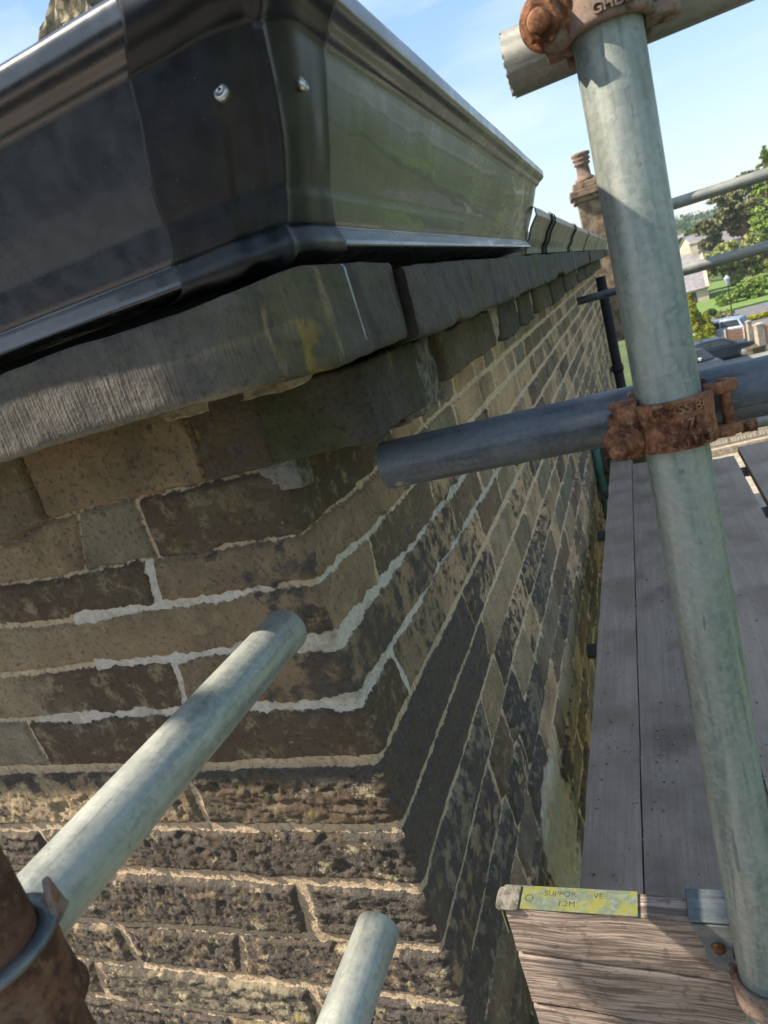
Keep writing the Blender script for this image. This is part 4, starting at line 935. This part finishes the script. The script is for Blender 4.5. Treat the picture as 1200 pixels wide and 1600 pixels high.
# ------------------------------------------------------------------ cars
def car(loc, rz, paint, label, L_=4.2, H_=1.45, estate=False):
    r = empty('parked_car', loc, rz, label, 'car', 'parked cars')
    Wd = 1.74
    low = [(-L_ / 2, .35), (-L_ / 2 + .02, .75), (-L_ / 2 + .12, .92), (L_ * .14, .96), (L_ * .34, .90), (L_ / 2 - .16, .78), (L_ / 2 - .02, .60), (L_ / 2, .42), (L_ / 2 - .08, .25), (-L_ / 2 + .1, .25)]
    bm = MB(); n = len(low); rings = []
    for yf, ins in ((-1, .05), (-.93, 0), (.93, 0), (1, .05)):
        rings.append([(x_ * (1 - ins * .3), yf * Wd / 2, z_ - (ins if z_ > .6 else 0)) for x_, z_ in low])
    vs = [v for rg in rings for v in rg]; fs = [(i * n + j, i * n + (j + 1) % n, (i + 1) * n + (j + 1) % n, (i + 1) * n + j) for i in range(3) for j in range(n)] + [tuple(range(n)), tuple(range(3 * n, 4 * n))]
    bm.add(vs, fs, False)
    back = -L_ * .47 if estate else -L_ * .42
    top = [(back, .92), (back + .28, H_ - .10), (-L_ * .22, H_), (L_ * .03, H_ - .02), (L_ * .24, .93)]
    m_ = len(top); ring = []
    for yf, tf in ((-1, 0), (1, 0)):
        ring.append([(x_, yf * (Wd / 2 - .05 - (.16 if z_ > 1.2 else 0)), z_) for x_, z_ in top])
    vs = ring[0] + ring[1]; bm.add(vs, [tuple(range(m_)), tuple(range(m_, 2 * m_))] + [(j, (j + 1) % m_, m_ + (j + 1) % m_, m_ + j) for j in range(m_)])
    body = bm.build('body', paint, r, .05)
    for yf in (-1, 1):
        for (xa, xb, xc_, xd) in ((back + .22, back + .38, -L_ * .13, -L_ * .13), (-L_ * .11, -L_ * .11, L_ * .02, L_ * .17)):
            g_m = MB(); yb = yf * (Wd / 2 - .04); yt = yf * (Wd / 2 - .17)
            g_m.add([(xa, yb, .98), (xb, yt, H_ - .12), (xc_, yt, H_ - .12), (xd, yb, .98)], [(0, 1, 2, 3)]); wo = g_m.build('side_window', glass, r); sm_ = wo.modifiers.new('s', 'SOLIDIFY'); sm_.thickness = .03; sm_.offset = 0
    for (xa, za, xb, zb, nm) in ((L_ * .235, .97, L_ * .055, H_ - .07, 'windscreen'), (back + .0, .99, back + .24, H_ - .14, 'rear_window')):
        g_m = MB(); g_m.add([(xa + .02 * (1 if xa > 0 else -1), -Wd * .40, za), (xa + .02 * (1 if xa > 0 else -1), Wd * .40, za), (xb + .02 * (1 if xa > 0 else -1), Wd * .34, zb), (xb + .02 * (1 if xa > 0 else -1), -Wd * .34, zb)], [(0, 1, 2, 3)]); wo = g_m.build(nm, glass, r); sm_ = wo.modifiers.new('s', 'SOLIDIFY'); sm_.thickness = .03; sm_.offset = 0
    for x_ in (-L_ * .30, L_ * .31):
        for yf in (-1, 1):
            tm = MB(); tm.lathe((x_, yf * (Wd / 2 - .18), .31), (0, yf, 0), [(0, 0), (0, .31), (.17, .31), (.2, .28), (.2, .20), (.17, .2), (.17, 0)], 24); wh = tm.build('wheel', tyre, r)
            tm = MB(); tm.lathe((x_, yf * (Wd / 2 - .0), .31), (0, yf, 0), [(0, 0), (0, .2), (.02, .19), (.01, .05), (.03, 0)], 16); tm.build('rim', W['rivet'], wh)
    for yf in (-1, 1):
        lm = MB(); lm.box((L_ / 2 - .10, yf * .62, .64), (.16, .36, .14)); lm.build('headlight', W['rivet'], r, .02)
        lm = MB(); lm.box((-L_ / 2 + .04, yf * .70, .80), (.10, .22, .2)); lm.build('tail_light', redl, r, .02)
    return r
tyre = m_simple('tyre', (.02, .02, .02)); redl = m_simple('tail_lamp_red', (.35, .02, .02), None, 5, .3)
navy = m_simple('dark_blue_paint', (.022, .032, .05), (.018, .026, .042), 1, .25, .3); silver = m_simple('silver_blue_paint', (.38, .44, .52), (.34, .40, .48), 1, .3, .4); blackp = m_simple('black_paint', (.02, .022, .028), None, 1, .25)
def gp(px, py): p = at(px, py, z=-8.18); return (p.x, p.y, -8.18)
car(gp(1124, 563), .05, navy, 'dark blue hatchback parked side-on beside the golden conifer')
car(gp(1122, 533), 2.75, silver, 'silver-blue estate car parked behind the dark blue hatchback', 4.3, 1.5, True)
q_ = gp(1088, 588); car(q_, -1.2, blackp, 'black car cut off by the near pole, left of the dark blue hatchback', 4.1, 1.5)

# ------------------------------------------------------------------ street furniture, fences
lp = empty('lamp_post', gp(1147, 512), 0, 'slim lamp post with a pale lantern head among the shrubs', 'lamp post')
mb = MB(); mb.lathe((0, 0, 0), (0, 0, 1), [(0, .09), (.8, .08), (.9, .05), (3.3, .04)], 12); mb.build('post', W['dark'], lp)
mb = MB(); mb.lathe((0, 0, 3.3), (0, 0, 1), [(0, .06), (.1, .12), (.5, .22), (.55, .24), (.75, .05), (.8, 0)], 12); mb.build('lantern', m_simple('pale_lantern', (.5, .56, .6), None, 5, .3), lp)
fm = m_simple('brown_fence_panel', (.13, .075, .05), (.09, .05, .035), 3, .9, ns=(1, 1, 8)); stp = m_simple('buff_stone', (.42, .36, .27), (.3, .25, .19), 6, .95, 0, .01)
a_ = Vector(gp(1138, 545)); b_ = Vector(gp(1230, 535)); d_ = (b_ - a_); ln = d_.length; rz = math.atan2(d_.y, d_.x)
fr_ = empty('brown_fence', a_, rz, 'low brown panel fence behind the cars below the yellow hedge', 'fence')
mb = MB()
for k in range(6): mb.box((ln / 2, 0, .15 + .2 * k), (ln, .03, .19))
mb.build('panel', fm, fr_)
for k in range(4): mb = MB(); mb.box((ln * k / 3, -.06, .65), (.12, .1, 1.3)); mb.build('post', stp, fr_)
for (px, py, w_, h, lab) in ((1176, 552, .26, 1.9, 'slim pale gatepost standing in front of the brown fence'), (1193, 566, .42, 2.1, 'thick buff stone gatepost nearest the right edge'), (1184, 568, .7, .9, 'short grey stone block at the foot of the gateposts')):
    g0 = empty('gatepost' if h > 1 else 'stone_block', gp(px, py), .3, lab, 'gatepost' if h > 1 else 'stone block')
    mb = MB(); mb.box((0, 0, h / 2), (w_, w_, h)); mb.build('shaft', stp if h > 1 else W['blockb'], g0, .02)
    mb = MB(); mb.box((0, 0, h + .05), (w_ * 1.15, w_ * 1.15, .1)); mb.lathe((0, 0, h + .1), (0, 0, 1), [(0, w_ * .5), (w_ * .2, 0)], 4, False); mb.build('cap', stp if h > 1 else W['blockb'], g0, .01)
wp = empty('white_post', gp(1098, 590), 0, 'short white marker post below the black car', 'post'); mb = MB(); mb.box((0, 0, .55), (.14, .14, 1.1)); mb.build('shaft', m_simple('white_paint', (.75, .75, .72)), wp, .02)
mb = MB(); mb.box((0, 0, 1.12), (.17, .17, .05)); mb.build('cap', m_simple('white_paint_cap', (.7, .7, .68)), wp)
# pale picket fence and rough low wall seen under the tube at right
a_ = Vector(gp(1096, 716)); b_ = Vector(gp(1235, 684)); d_ = b_ - a_; ln = d_.length; rz = math.atan2(d_.y, d_.x)
pf = empty('picket_fence', a_ + Vector((0, 0, .35)), rz, 'pale close-boarded fence seen below the tubes beyond the walkway', 'fence'); pm = m_simple('pale_fence_wood', (.46, .40, .30), (.34, .28, .2), 8, .9)
mb = MB(); k = 0.
while k < ln: mb.box((k, 0, .42), (.085, .02, .84)); k += .11
mb.box((ln / 2, .03, .2), (ln, .04, .07)); mb.box((ln / 2, .03, .65), (ln, .04, .07)); mb.build('pickets', pm, pf)
for k in range(4): mb = MB(); mb.box((ln * k / 3, .08, .45), (.1, .1, 1.0)); mb.build('post', pm, pf)
lw = empty('low_rubble_wall', a_, rz, 'rough low straw-coloured rubble wall under the pale fence', 'wall')
course_wall('stones', lw, (0, -.1, -.05), (1, 0, 0), ln, .36, stp, None, .12, 8, .2)
mb = MB(); mb.box((ln / 2, .05, .13), (ln, .2, .36)); mb.build('core', W['mortar'], lw)

# ------------------------------------------------------------------ air
mb = MB(); mb.box((0, 0, 40), (3040, 3040, 130)); hz = mb.build('haze', None)
hm = bpy.data.materials.new('haze'); hm.use_nodes = True; hm.node_tree.nodes.remove(hm.node_tree.nodes['Principled BSDF'])
pv = hm.node_tree.nodes.new('ShaderNodeVolumePrincipled'); pv.inputs['Color'].default_value = (.86, .92, 1, 1); pv.inputs['Density'].default_value = .0004; pv.inputs['Anisotropy'].default_value = .3
hm.node_tree.links.new(pv.outputs[0], hm.node_tree.nodes['Material Output'].inputs['Volume']); hz.data.materials.append(hm); tag(hz, kind='stuff', label='thin bluish haze over the valley and far trees')
